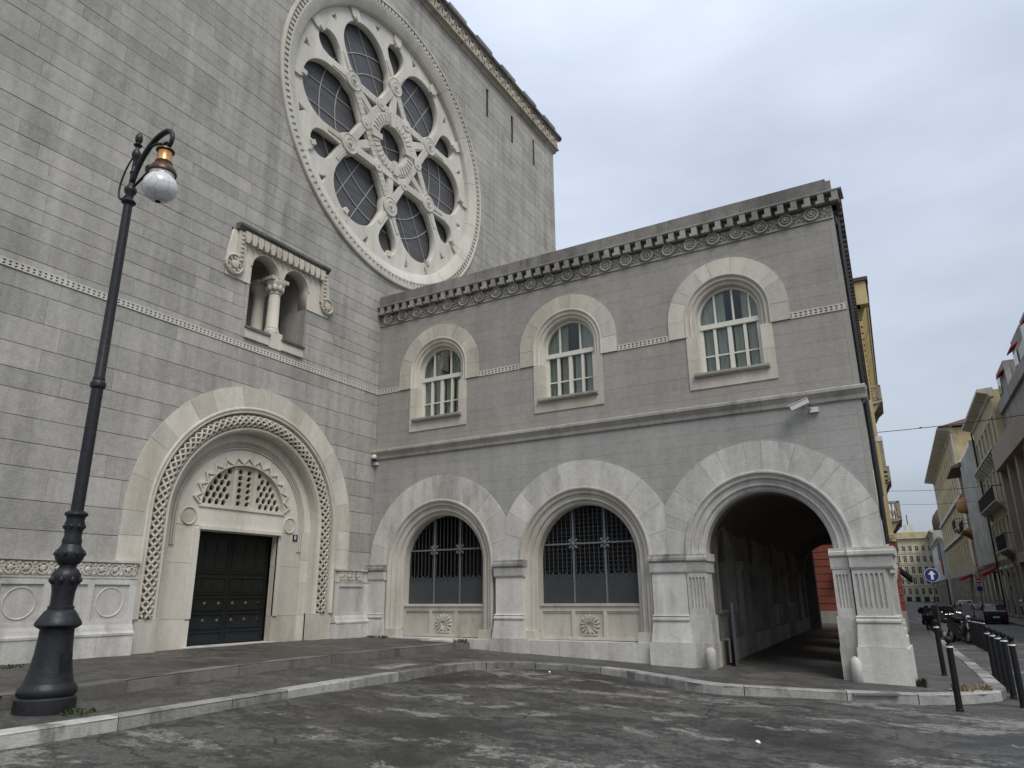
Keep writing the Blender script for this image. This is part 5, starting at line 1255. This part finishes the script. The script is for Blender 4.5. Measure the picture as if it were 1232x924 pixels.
def make_scooter(kind, top):
    t = thing('parked_scooter', '', 'scooter', group='scooters parked along the pavement')
    for y, r_ in ((.62, .27), (-.6, .27)):
        n_ = 18; st = [(y, .27, math.cos(2 * PI * i / n_), math.sin(2 * PI * i / n_)) for i in range(n_)]
        mb = MB(); mb.sweep(st, [(r_, -.05), (r_, .05), (r_ - .09, .06), (r_ - .09, -.06)] + [(r_, -.05)], True)
        wv = mb.build('wheel', 'rubber', t, frame((0, 0, 0), (0, 1, 0))); MB().lathe([(.19, -.03), (.19, .03), (.05, .05)], 12, (0, y, .27), 's').build('rim', 'chrome', wv)
    b_ = MB(); b_.prism([(-.85, .55), (-.75, .85), (-.2, .82), (.0, .62), (.1, .35), (.3, .34), (.45, .6), (.5, .95), (.62, 1.0), (.6, .6), (.42, .22), (-.1, .2), (-.45, .35)], -.12, .12, .1); b_.build('body', top, t, frame((0, 0, 0), (0, 1, 0)))
    b_ = MB(); b_.prism([(-.8, .85), (-.75, .97), (-.3, .95), (.02, .88), (-.02, .8), (-.3, .82)], -.15, .15, .1); b_.build('seat', 'rubber', t, frame((0, 0, 0), (0, 1, 0)))
    MB().tube([(-.34, .42, 1.08), (-.12, .5, 1.06), (.12, .5, 1.06), (.34, .42, 1.08)], .018, 6).build('handlebar', 'chrome', t)
    MB().tube([(0, .5, 1.04), (0, .62, .3)], .035, 6).build('fork', 'chrome', t)
    for sx in (-1, 1):
        MB().tube([(sx * .3, .46, 1.08), (sx * .36, .44, 1.25)], .008, 5).build('mirror_stalk', 'rubber', t); MB().lathe([(.055, -.01), (.06, .01), (.02, .015)], 10, (sx * .37, .45, 1.28), 's').build('mirror', 'rubber', t)
    MB().prism([(-.2, 1.0), (.2, 1.0), (.17, 1.38), (.08, 1.45), (-.08, 1.45), (-.17, 1.38)], -.55, -.535).build('windscreen', 'carglass', t, frame((0, 0, 0), (1, 0, 0)))
    MB().lathe([(.09, -.0), (.09, .04), (.05, .06)], 12, (0, .92, .6), 'd').build('headlight', 'headlight', t, frame((0, 0, 0), (-1, 0, 0)))
    if kind:
        MB().box(-.19, .19, -1.02, -.68, .95, 1.28).build('top_box', 'rubber', t)
    return t
protos = [make_scooter(False, 'darkpaint'), make_scooter(True, 'darkpaint'), make_scooter(True, 'car_silver'), make_scooter(False, 'car_red'), make_scooter(False, 'car_white')]; used = [0] * 5
slabs = ['black scooter without a top box in the row at the pavement edge', 'black scooter with a top box in the row at the pavement edge', 'silver scooter with a top box in the row at the pavement edge', 'dark red scooter in the row at the pavement edge', 'white scooter in the row at the pavement edge']
rr = random.Random(77)
for i in range(26):
    k = (0, 2, 1, 4, 0, 1, 2, 0, 4, 1, 0, 3, 1, 2, 0, 1, 4)[i % 17]; o = protos[k] if not used[k] else copy_tree(protos[k]); used[k] = 1
    p = S(2.0 + rr.uniform(-.12, .12), 38.6 + i * 1.4 + rr.uniform(-.25, .25)); o.location = (p.x, p.y, zr(p.x, p.y) - .012); o.rotation_euler = (0, rr.uniform(-.16, -.06), ang_u + rr.choice((PI, 0)) + .55 + rr.uniform(-.25, .25)); o['label'] = slabs[k]; q_ = rr.uniform(.9, 1.08); o.scale = (q_, q_, q_ * rr.uniform(.92, 1.1))

# ================================================================== FAR BUILDINGS
M['p_ochre'] = stone('faded ochre plaster', (.44, .375, .23), (.36, .28, .15), .25, .15, .35, rmode=None, dirt=.4, dcol=(.22, .2, .16))
M['p_yellow'] = stone('ochre plaster', (.52, .42, .22), (.44, .35, .18), .2, .15, .3, rmode=None, dirt=.3, dcol=(.2, .16, .09))
M['p_cream'] = stone('pale yellow plaster', (.60, .52, .32), (.52, .44, .27), .15, .1, .2, rmode=None)
M['p_red'] = stone('red plaster', (.24, .075, .05), (.2, .062, .042), .15, .15, .15, .06, rmode='OBJ')
M['p_grey'] = stone('grey render', (.30, .29, .26), (.23, .22, .2), .2, .15, .35, rmode=None, dirt=.4)
M['p_white'] = stone('off white plaster', (.55, .54, .5), (.45, .44, .4), .2, .1, .3, rmode=None)
M['p_beige'] = stone('brown beige cladding', (.29, .25, .215), (.25, .215, .185), .1, .1, .15, .04, rmode='OBJ')
M['p_yg'] = stone('dull yellow green plaster', (.40, .355, .2), (.3, .27, .16), .25, .15, .35, rmode=None, dirt=.4, dcol=(.13, .12, .08))
M['p_orange'] = stone('orange plaster', (.36, .2, .085), (.3, .16, .07), .2, .1, .3, rmode=None)
M['p_brown'] = plain('brown roof', (.09, .06, .045), .8); M['p_trim'] = stone('facade trim stone', (.42, .39, .32), (.33, .3, .25), .2, .15, .3, rmode=None, dirt=.4)
M['shutter'] = plain('blue grey shutter', (.075, .085, .10), .7); M['awn_green'] = plain('dark green awning', (.012, .05, .045), .8); M['awn_red'] = plain('red awning', (.25, .02, .02), .8)
M['shopdark'] = plain('dark shop front', (.03, .028, .026), .4); M['concrete'] = stone('grey concrete', (.24, .23, .215), (.19, .18, .17), .2, .15, .35, rmode=None)
WM = {}
def win_mesh(w_, h_, F3, key):
    k_ = (round(w_, 2), round(h_, 2), key)
    if k_ not in WM:
        f = MB(); e = .07
        for q in ((0, e, 0, h_), (w_ - e, w_, 0, h_), (e, w_ - e, 0, e), (e, w_ - e, h_ - e, h_), (w_ / 2 - .04, w_ / 2 + .04, e, h_ - e), (e, w_ - e, h_ * .68, h_ * .68 + .06)): f.box(*q, -.2, -.13)
        a = f.mesh('window', F3); a.materials.append(M['winframe'])
        b_ = MB().box(e, w_ - e, e, h_ - e, -.19, -.17).mesh('pane', F3); b_.materials.append(M['farglass']); WM[k_] = (a, b_)
    return WM[k_]
def building(name, label, o, sdir, W, z0, z1, cols, rows, wall, depth=12, trim='p_trim', surround=True, shutters=None, cornice=.5, ground=None, group=None):
    t = thing(name, label, 'building', tuple(o), 0, group); F3 = frame((0, 0, 0), sdir)
    if abs(o.z + .5) < 1e-6: t.scale = (BS, BS, BS)
    wl = MB(); ss = sorted({0, W, *[x for c in cols for x in c]}); ts = sorted({z0, z1, *[x for r_ in rows for x in r_]})
    for i in range(len(ss) - 1):
        for j in range(len(ts) - 1):
            a, b_, c_, d_ = ss[i], ss[i + 1], ts[j], ts[j + 1]
            if any(abs(a - c[0]) < 1e-6 for c in cols) and any(abs(c_ - r_[0]) < 1e-6 for r_ in rows):
                e = -.25; wl.add([(a, c_, 0), (b_, c_, 0), (b_, d_, 0), (a, d_, 0), (a, c_, e), (b_, c_, e), (b_, d_, e), (a, d_, e)], [(4, 5, 6, 7), (0, 1, 5, 4), (1, 2, 6, 5), (2, 3, 7, 6), (3, 0, 4, 7)])
            else: wl.add([(a, c_, 0), (b_, c_, 0), (b_, d_, 0), (a, d_, 0)], [(0, 1, 2, 3)])
    wl.add([(0, z0, 0), (W, z0, 0), (W, z1, 0), (0, z1, 0), (0, z0, -depth), (W, z0, -depth), (W, z1, -depth), (0, z1, -depth)], [(0, 4, 7, 3), (1, 5, 6, 2), (3, 2, 6, 7), (4, 5, 6, 7)])
    me = wl.mesh('wall', F3, recalc=False); link('wall', me, wall, t)
    for (a, b_) in cols:
        for (c_, d_) in rows:
            m1, m2 = win_mesh(b_ - a, d_ - c_, F3, name); wo = link('window', m1, None, t); wo.location = tuple(F3 @ Vector((a, c_, 0))); link('pane', m2, None, wo)
            if surround:
                sm = MB(); sm.box(a - .14, a, c_ - .1, d_ + .14, -.02, .05); sm.box(b_, b_ + .14, c_ - .1, d_ + .14, -.02, .05); sm.box(a, b_, d_, d_ + .14, -.02, .05); sm.box(a - .2, b_ + .2, c_ - .2, c_ - .1, -.02, .12); sm.build('window_surround', trim, t, F3)
            if shutters:
                for (x0, x1) in ((a - .5, a - .03), (b_ + .03, b_ + .5)): MB().box(x0, x1, c_, d_, .05, .1).build('shutter', shutters, t, F3)
    if cornice:
        MB().extr(-.1, W + .1, [(-.2, z1 - .5), (.08, z1 - .5), (.15, z1 - .3), (cornice * .6, z1 - .2), (cornice, z1 - .1), (cornice, z1 + .1), (-.2, z1 + .15)]).build('cornice', trim, t, F3)
    if ground:
        MB().box(-.01, W + .01, z0, ground[0], -.2, .03).build('ground_floor', ground[1], t, F3)
        ns = max(1, int(W / 3.3))
        for k in range(ns):
            a, b_ = W * (k + .2) / ns, W * (k + .8) / ns
            so = MB().box(a, b_, z0, ground[0] - .7, -.1, .045).build('shop_window', 'farglass', t, F3)
            sf = MB(); sf.box(a - .15, a, z0, ground[0] - .5, 0, .1); sf.box(b_, b_ + .15, z0, ground[0] - .5, 0, .1); sf.box(a, b_, ground[0] - .7, ground[0] - .5, 0, .14); sf.build('shop_surround', trim, so, F3)
    return t, F3
def cols_of(W, n, w_, m=0.): return [(m + (W - 2 * m) * (i + .5) / n - w_ / 2, m + (W - 2 * m) * (i + .5) / n + w_ / 2) for i in range(n)]
def balcony(t, F3, s0, s1, z, dep, mat='p_trim', rail='iron', stone_rail=False):
    MB().extr(s0, s1, [(0, z - .2), (dep * .6, z - .18), (dep, z - .08), (dep, z), (0, z)]).build('balcony_slab', mat, t, F3)
    for x in (s0 + .2, s1 - .2): MB().extr(x - .1, x + .1, [(0, z - .75), (.08, z - .75), (dep * .5, z - .35), (dep * .85, z - .18), (0, z - .18)]).build('console', mat, t, F3)
    if stone_rail:
        rb = MB(); rb.box(s0, s1, z + .9, z + 1.03, dep - .2, dep); rb.box(s0, s1, z, z + .1, dep - .18, dep - .02)
        for (a, b_) in ((s0, s0 + .2), (s1 - .2, s1)): rb.box(a, b_, z, z + .9, dep - .2, dep)
        rb.box(s0, s0 + .15, z + .9, z + 1.03, 0, dep); rb.box(s1 - .15, s1, z + .9, z + 1.03, 0, dep)
        n = int((s1 - s0) / .25)
        for i in range(n): rb.lathe([(.04, z + .1), (.08, z + .3), (.035, z + .6), (.06, z + .9)], 8, (s0 + (s1 - s0) * (i + .5) / n, 0, dep - .1), 't')
        for i in range(2):
            for x in (s0 + .07, s1 - .07): rb.lathe([(.04, z + .1), (.08, z + .3), (.035, z + .6), (.06, z + .9)], 8, (x, 0, dep * (.25 + .3 * i)), 't')
        rb.build('balustrade', mat, t, F3)
    else:
        rb = MB(); rb.box(s0, s1, z + .95, z + 1.0, dep - .05, dep)
        n = int((s1 - s0) / .14)
        for i in range(n + 1): x = s0 + (s1 - s0) * i / n; rb.box(x - .012, x + .012, z, z + .95, dep - .035, dep - .015)
        for x in (s0, s1): rb.box(x - .02, x + .02, z + .95, z + 1.0, 0, dep); rb.box(x - .012, x + .012, z, z + .95, dep * .5, dep * .5 + .02)
        rb.build('railing', rail, t, F3)
# -- red and yellow corner building beyond the passage
rows4 = [(5.0, 7.2), (9.0, 11.2), (13.0, 15.0)]
ry, F3 = building('corner_house', 'corner house with red rusticated ground floor and ochre upper floors beyond the stone wing', S(-14, 42, 0), NR, 14.15, -.6, 17.9, cols_of(14.15, 4, 1.1), rows4, 'p_yellow', 30, cornice=0)
MB().box(0, 14.18, -.6, .36, -.1, .06).build('plinth', 'p_grey', ry, F3)
for i in range(9): MB().box(0, 14.17, .37 + i * .372, .37 + i * .372 + .335, -.1, .045).build('rustic_course', 'p_red', ry, F3)
MB().box(0, 14.16, .36, 3.74, -.1, .012).build('rustic_ground', 'p_brown', ry, F3)
MB().extr(0, 14.2, [(-.1, 3.74), (.05, 3.74), (.12, 3.9), (.16, 4.1), (-.1, 4.15)]).build('band_course', 'p_cream', ry, F3)
FS = frame(tuple(S(.15, 42) - S(-14, 42)), U)
for i in range(9): MB().box(.02, 30, .37 + i * .372, .37 + i * .372 + .335, -.1, .04).build('rustic_course', 'p_red', ry, FS)
MB().box(0, 30, -.6, .36, -.1, .05).build('plinth', 'p_grey', ry, FS)
MB().extr(-.1, 30, [(-.1, 3.74), (.05, 3.74), (.12, 3.9), (.16, 4.1), (-.1, 4.15)]).build('band_course', 'p_cream', ry, FS)
MB().extr(-.45, 30, [(-.2, 16.6), (.14, 16.6), (.2, 17.1), (.52, 17.35), (.6, 17.95), (-.2, 17.95)]).build('cornice', 'p_yellow', ry, FS)
MB().box(0, 14.72, 16.6, 17.95, -.2, .5).build('cornice', 'p_yellow', ry, F3)
MB().extr(-.55, 30, [(-.2, 17.95), (.66, 17.95), (.7, 18.15), (-.2, 18.2)]).build('gutter', 'p_brown', ry, FS); MB().box(0, 14.86, 17.96, 18.16, -.2, .62).build('gutter', 'p_brown', ry, F3)
for k in range(24): MB().extr(.3 + k * 1.2, .62 + k * 1.2, [(0, 16.0), (.12, 16.0), (.42, 16.9), (.46, 17.33), (0, 17.33)]).build('cornice_bracket', 'p_yellow', ry, FS)
balcony(ry, FS, 8.6, 12.4, 13.2, .62, stone_rail=True); balcony(ry, FS, 7.4, 13.5, 5.55, .62, stone_rail=True); balcony(ry, FS, 20, 24, 9.6, .5, stone_rail=True)
for k in range(6): MB().box(14 + k * 2.2, 15.1 + k * 2.2, 9.4, 11.6, -.05, .28).build('bay_shutter', 'p_trim', ry, FS)
tag(MB().box(.0, .35, -.25, .25, .0, .45).build('projecting_sign', 'awn_green', None, Matrix.Translation(S(-2.75, 41.7, 2.4)) @ frame((0, 0, 0), NR)), 'small green box sign on the red wall behind the passage', 'sign')
aw = thing('awning', 'dark green awning over the pavement beyond the red ground floor', 'awning', tuple(S(.2, 58, 0)))
MB().extr(0, 8, [(0, 3.0), (.75, 2.3), (.75, 1.95), (0, 2.7)]).build('canopy', 'awn_green', aw, FS.to_3x3().to_4x4())
MB().tube([tuple(FS.to_3x3() @ Vector((0, 1.9, 0))), tuple(FS.to_3x3() @ Vector((0, 2.2, .72)))], .02, 6).build('arm', 'iron', aw)
# -- building closing the street
eb, F3 = building('end_building', 'tall pale yellow apartment building closing the far end of the street', S(-16, 262, -1.), NR, 40, -1, 18.6, cols_of(40, 22, 1.0), [(1.5, 3.4), (4.6, 6.6), (7.8, 9.9), (11.2, 13.2), (14.6, 16.2)], 'p_cream', 15, 'p_white', True, None, .9, None)
MB().box(14, 30, 18.7, 20.6, -9, -2).build('penthouse', 'p_yg', eb, F3); MB().box(20, 23, 20.6, 23.2, -8, -5).build('roof_turret', 'p_white', eb, F3)
MB().tube([tuple(F3 @ Vector((21.5, 23.2, -6.5))), tuple(F3 @ Vector((21.5, 26.5, -6.5)))], .15, 6).build('mast', 'iron', eb)
for z_ in (4.0, 7.2, 10.5, 13.9): MB().box(0, 40, z_, z_ + .25, -.02, .12).build('string_course', 'p_white', eb, F3)
MB().box(0, 40, -1, 1.2, -.2, .06).build('shop_front', 'p_white', eb, F3)
for k in range(16): MB().box(1 + k * 2.4, 2.4 + k * 2.4, -1, .9, .0, .1).build('shop_opening', 'shopdark', eb, F3)
# -- right-hand row, facing the street
SD = -U
BS = 1.4                                                   # storeys of the old town houses are tall
def right(D0, D1, lat=7.5): return S(lat * BS, D1 * BS, -.5), D1 - D0
# modern block
o, W = right(26, 57.5)
md, F3 = building('modern_block', 'modern block with brown beige fascia, dark glazing and stepped roof terraces', o, SD, W, -.6, 10.3, cols_of(W, 9, 2.3), [(4.0, 5.9), (6.7, 8.6)], 'p_beige', 14, surround=False, cornice=0)
for i in range(12): MB().box(i * W / 12 + .006, (i + 1) * W / 12 - .006, 8.95, 10.4, -.3, .62).build('fascia_panel', 'p_beige', md, F3)
for i in range(10): x = W * i / 9; MB().box(x - .28, x + .28, -.6, 8.95, -.1, .35).build('pier', 'p_beige', md, F3)
MB().box(0, W, 3.0, 3.6, -.1, .4).build('canopy_band', 'p_beige', md, F3); MB().box(0, W, -.6, 3.0, -.1, .02).build('shop_glazing', 'shopdark', md, F3)
MB().box(0, W, 10.3, 12.9, -8, -.5).build('attic_wall', 'concrete', md, F3); MB().box(0, W, 12.85, 13.6, -8, -.3).build('attic_band', 'concrete', md, F3)
for i in range(5):
    s_ = 1 + i * 5.6; MB().box(s_, s_ + 3.6, 13.6, 15.4 + .5 * (i % 2), -7, -.4 - .3 * (i % 2)).build('terrace_room', 'concrete', md, F3); MB().box(s_ + .3, s_ + 1.6, 13.8, 15.0, -.45 - .3 * (i % 2), -.35 - .3 * (i % 2)).build('terrace_window', 'farglass', md, F3)
    MB().extr(s_ + 1.9, s_ + 3.5, [(-.5, 15.0), (-.1, 14.7), (-.1, 14.6), (-.5, 14.9)]).build('terrace_awning', 'awn_red', md, F3); MB().box(s_ + 3.6, s_ + 5.6, 13.6, 14.5, -.5, -.42).build('terrace_railing', 'p_white', md, F3)
# ochre house with balconies
o, W = right(57.6, 71.4)
yb, F3 = building('balcony_house', 'dull yellow house with long stone balcony and iron railings', o, SD, W, -.6, 14.7, cols_of(W, 6, 1.0), [(4.3, 6.4), (7.6, 9.8), (11.0, 13.0)], 'p_yg', 12, cornice=.75, ground=(3.6, 'shopdark'))
balcony(yb, F3, 2.0, W - 1.5, 7.3, .8); balcony(yb, F3, W * .62, W - .3, 4.0, .8)
for k in range(9): MB().extr(1.2 + k * 1.45, 1.5 + k * 1.45, [(0, 9.9), (.1, 9.9), (.5, 10.4), (.5, 10.6), (0, 10.6)]).build('bracket', 'p_trim', yb, F3)
MB().box(0, W, 10.6, 10.75, 0, .55).build('ledge', 'p_trim', yb, F3)
tag(MB().tube([tuple(F3 @ Vector((0.0, z_, .12))) for z_ in (0, 5, 10, 14.3)], .07, 6).build('downpipe', 'iron', yb))
# grey grid block
o, W = right(71.5, 82.4)
gb, F3 = building('grid_block', 'grey block with a white ribbed window grid over all floors', o, SD, W, -.6, 13.7, cols_of(W, 7, 1.15), [(4 + i * 1.62, 5.4 + i * 1.62) for i in range(6)], 'p_grey', 12, surround=False, cornice=0, ground=(3.5, 'shopdark'))
for i in range(8): MB().box(W * i / 7 - .1, W * i / 7 + .1, 3.5, 13.7, 0, .45).build('rib', 'p_white', gb, F3)
for i in range(7): MB().box(0, W, 3.7 + 1.62 * i, 3.85 + 1.62 * i, 0, .3).build('floor_band', 'p_white', gb, F3)
# narrow orange house
o, W = right(82.5, 90.4)
ob, F3 = building('narrow_house', 'narrow orange house with brown overhanging roof and small balcony', o, SD, W, -.6, 13.2, cols_of(W, 3, 1.0), [(4.2, 6.2), (7.4, 9.4), (10.4, 12.2)], 'p_orange', 12, cornice=0, ground=(3.4, 'shopdark'))
MB().extr(-.2, W + .2, [(-2, 14.6), (1.2, 13.2), (1.2, 13.0), (-2, 13.2)]).build('roof', 'p_brown', ob, F3); balcony(ob, F3, 1.5, 6.2, 7.1, 1.0, 'p_orange')
MB().lathe([(.05, 8.6), (.7, 8.8), (.85, 9.4), (.6, 10.0), (.05, 10.2)], 14, (W - 1.2, 0, .5), 't').build('round_bay', 'p_orange', ob, F3, smooth=True)
# large house with deep cornice
o, W = right(90.5, 136)
bb, F3 = building('corniced_house', 'large faded yellow house with deep eaves and pale string courses', o, SD, W, -.6, 18.6, cols_of(W, 12, 1.1), [(4.6, 6.8), (8.4, 10.6), (12.0, 14.0), (15.4, 17.0)], 'p_ochre', 16, surround=False, cornice=1.3, ground=(3.8, 'p_trim'))
MB().box(0, W, 7.5, 7.75, 0, .3).build('string_course', 'p_white', bb, F3); MB().box(0, W, 11.1, 11.35, 0, .3).build('string_course', 'p_white', bb, F3)
for x in (.8, W - .8): MB().box(x - .8, x + .8, 3.8, 18.1, -.05, .06).build('corner_strip', 'p_white', bb, F3)
MB().add([(-.5, 18.75, 1.2), (W + .5, 18.75, 1.2), (W - 4, 21.5, -7), (4, 21.5, -7), (-.5, 18.75, -14), (W + .5, 18.75, -14)], [(0, 1, 2, 3), (4, 5, 2, 3), (0, 3, 4), (1, 2, 5), (0, 1, 5, 4)]).build('roof', 'p_brown', bb, F3)
balcony(bb, F3, W - 9, W - 4, 8.1, .9, 'p_white')
# lower houses towards the end of the street
o, W = right(136.2, 166, 6.9)
wb, F3 = building('mural_house', 'low white house with a large grey and red painted banner on its wall', o, SD, W, -.8, 9.6, cols_of(W, 7, 1.1), [(4.2, 6.0)], 'p_white', 10, surround=False, cornice=.4, ground=(3.2, 'shopdark'))
MB().box(W - 9, W - .5, 6.4, 9.0, 0, .1).build('banner', 'shutter', wb, F3); MB().box(W - 5, W - 1, 4.0, 6.2, .0, .12).build('banner_picture', 'awn_red', wb, F3)
o, W = right(166.2, 205)
g1, F3 = building('brown_roof_house', 'grey house with a brown domed turret farther down the street', o, SD, W, -.9, 13, cols_of(W, 9, 1.1), [(4, 6), (7.5, 9.5), (10.6, 12.2)], 'p_grey', 12, surround=False, cornice=.6, ground=(3.2, 'shopdark'))
MB().lathe([(2.2, 13), (2.2, 15), (1.9, 16), (1, 17.2), (.2, 18), (.05, 19)], 14, (W - 3, 0, -2.5), 't').build('turret', 'p_brown', g1, F3, smooth=True)
o, W = right(205.2, 258)
building('plain_house', 'plain beige house next to the building closing the street', o, SD, W, -1, 11.5, cols_of(W, 12, 1.1), [(4, 6), (7.5, 9.5)], 'p_trim', 12, surround=False, cornice=.6, ground=(3.2, 'shopdark'))
for D0, D1, h_, m_, lab in ((74, 120, 14.5, 'p_grey', 'grey house beyond the corner house on the awning side'), (120.3, 180, 13, 'p_trim', 'stone coloured house beyond the grey one on the awning side'), (180.3, 255, 12, 'p_grey', 'weathered grey house near the far end on the awning side')):
    building('row_house', lab, S(-.9, D0, 0), U, D1 - D0, -.8, h_, cols_of(D1 - D0, int((D1 - D0) / 3.5), 1.1), [(4, 6), (7.5, 9.5)], m_, 12, surround=False, cornice=.4, group=None)
for D_, lab in ((72.5, 'red shop awning under the white window grid'), (96, 'red shop awning on the large faded yellow house')):
    a_ = thing('awning', lab, 'awning', tuple(S(7.45 * BS, (D_ + 4) * BS, -.5))); a_.scale = (BS, BS, BS); MB().extr(0, 4, [(0, 3.2), (1.1, 2.7), (1.1, 2.4), (0, 2.9)]).build('canopy', 'awn_red', a_, frame((0, 0, 0), SD)); MB().box(0, 4, 2.42, 2.44, 1.05, 1.1).build('valance', 'whitesign', a_, frame((0, 0, 0), SD))
# far pavement and its kerb
fp = MB(); vs = []
for D_ in (19, 40, 75, 150, 258):
    for l_ in (8.4, 12.5): p = S(l_, D_); vs.append((p.x, p.y, zp(p.x, p.y)))
    p = S(8.4, D_); vs.append((p.x, p.y, zr(p.x, p.y) - .1))
fp.add(vs, [(j * 3 + a, j * 3 + b, (j + 1) * 3 + b, (j + 1) * 3 + a) for j in range(4) for a, b in ((0, 1), (0, 2))])
tag(fp.build('far_pavement', 'pave'), kind='structure')
# overhead wires
def wire(p0, p1, sag, r, lab):
    n = 24; pts = []
    for i in range(n + 1):
        f = i / n; p = p0.lerp(p1, f); pts.append((p.x, p.y, p.z - sag * 4 * f * (1 - f)))
    t = thing('overhead_wire', lab, 'wire', tuple(p0)); MB().tube([(a - p0.x, b - p0.y, c - p0.z) for a, b, c in pts], r, 5).build('cable', 'iron', t)
    return t
w1 = wire(S(.1, 50, 11.0), S(10.4, 50, 11.35), .12, .022, 'dark cable crossing the street high up with a small joint')
MB().lathe([(.03, -.1), (.05, 0), (.03, .1)], 8, tuple(S(2.6, 50, 11.02) - S(.1, 50, 11.0)), 's').build('joint', 'iron', w1)
wire(S(.1, 84, 11.4), S(10.4, 84, 11.3), .2, .022, 'thin dark cable crossing the street beyond the first cable'); wire(S(-.5, 105, 12.4), S(10.4, 105, 12.0), .3, .02, 'thin cable crossing the street beyond the narrow orange house')

# ================================================================== WEEDS
M['leaf'] = plain('weed green', (.045, .062, .024), .7, 0, .4, 20); M['dry'] = plain('dry weed', (.20, .15, .075), .8, 0, .3, 20)
def weed(x, y, z, n, h, sp_, mat, label, seed):
    rr = random.Random(seed); t = thing('weed_tuft', label, 'weed', (x, y, z)); mb = MB()
    for i in range(n):
        a = rr.uniform(0, 2 * PI); r_ = sp_ * math.sqrt(rr.random()); bx, by = r_ * math.cos(a), r_ * math.sin(a); b = rr.uniform(0, 2 * PI); L = h * rr.uniform(.5, 1.2); ln = rr.uniform(.3, .9) * L; w_ = rr.uniform(.006, .014)
        dx, dy = math.cos(b), math.sin(b); px, py = -dy * w_, dx * w_
        mb.add([(bx - px, by - py, -.01), (bx + px, by + py, -.01), (bx + dx * ln * .4 + px, by + dy * ln * .4 + py, L * .7), (bx + dx * ln * .4 - px, by + dy * ln * .4 - py, L * .7), (bx + dx * ln, by + dy * ln, L)], [(0, 1, 2, 3), (3, 2, 4)])
    tag(mb.build('blades', mat, t), kind='stuff')
weed(13.56, -.22, zp(13.5), 70, .16, .09, 'leaf', 'bright green weed tuft at the foot of the fluted corner pier', 1)
weed(4.8, -10.72, zp(4.8), 120, .05, .2, 'leaf', 'low moss and grass patch beside the lamp base', 2)
weed(14.2, -.7, zp(14), 50, .14, .18, 'dry', 'dry brown weeds on the kerb tip beside the bollards', 3)
weed(14.5, -.45, zp(14), 40, .12, .14, 'dry', 'straggling dry weeds at the pavement corner cover', 4)
weed(3.45, -.42, .14, 80, .08, .18, 'leaf', 'grass patch beside the white slab at the end of the terrace', 5)
weed(.45, -.25, .2, 60, .05, .18, 'leaf', 'moss in the corner where wing and hall meet', 6)
weed(.6, -9.6, .19, 140, .04, .35, 'leaf', 'moss patch on the terrace below the carved frieze', 7)
weed(.85, -.3, .19, 60, .06, .12, 'leaf', 'moss at the foot of the first arch moulding', 8)

# ================================================================== LITTER
def scrap(x, y, sz, label, seed):
    rr = random.Random(seed); t = MB(); n = 7; vs = [(sz * (1 + rr.uniform(-.3, .3)) * math.cos(2 * PI * i / n), sz * (1 + rr.uniform(-.3, .3)) * math.sin(2 * PI * i / n), rr.uniform(.0, .03)) for i in range(n)] + [(0, 0, .035), (0, 0, .0)]
    t.add(vs, [(i, (i + 1) % n, n) for i in range(n)] + [((i + 1) % n, i, n + 1) for i in range(n)]); o = t.build('paper_scrap', 'whitesign'); o.location = (x, y, zr(x) - .012 + wob(x, y)); tag(o, label, 'litter')
scrap(6.9, -2.25, .035, 'crumpled white paper scrap on the road below the kerb at the middle arch', 1)
scrap(11.9, -6.4, .03, 'white paper scrap on the worn asphalt in front of the passage', 2)
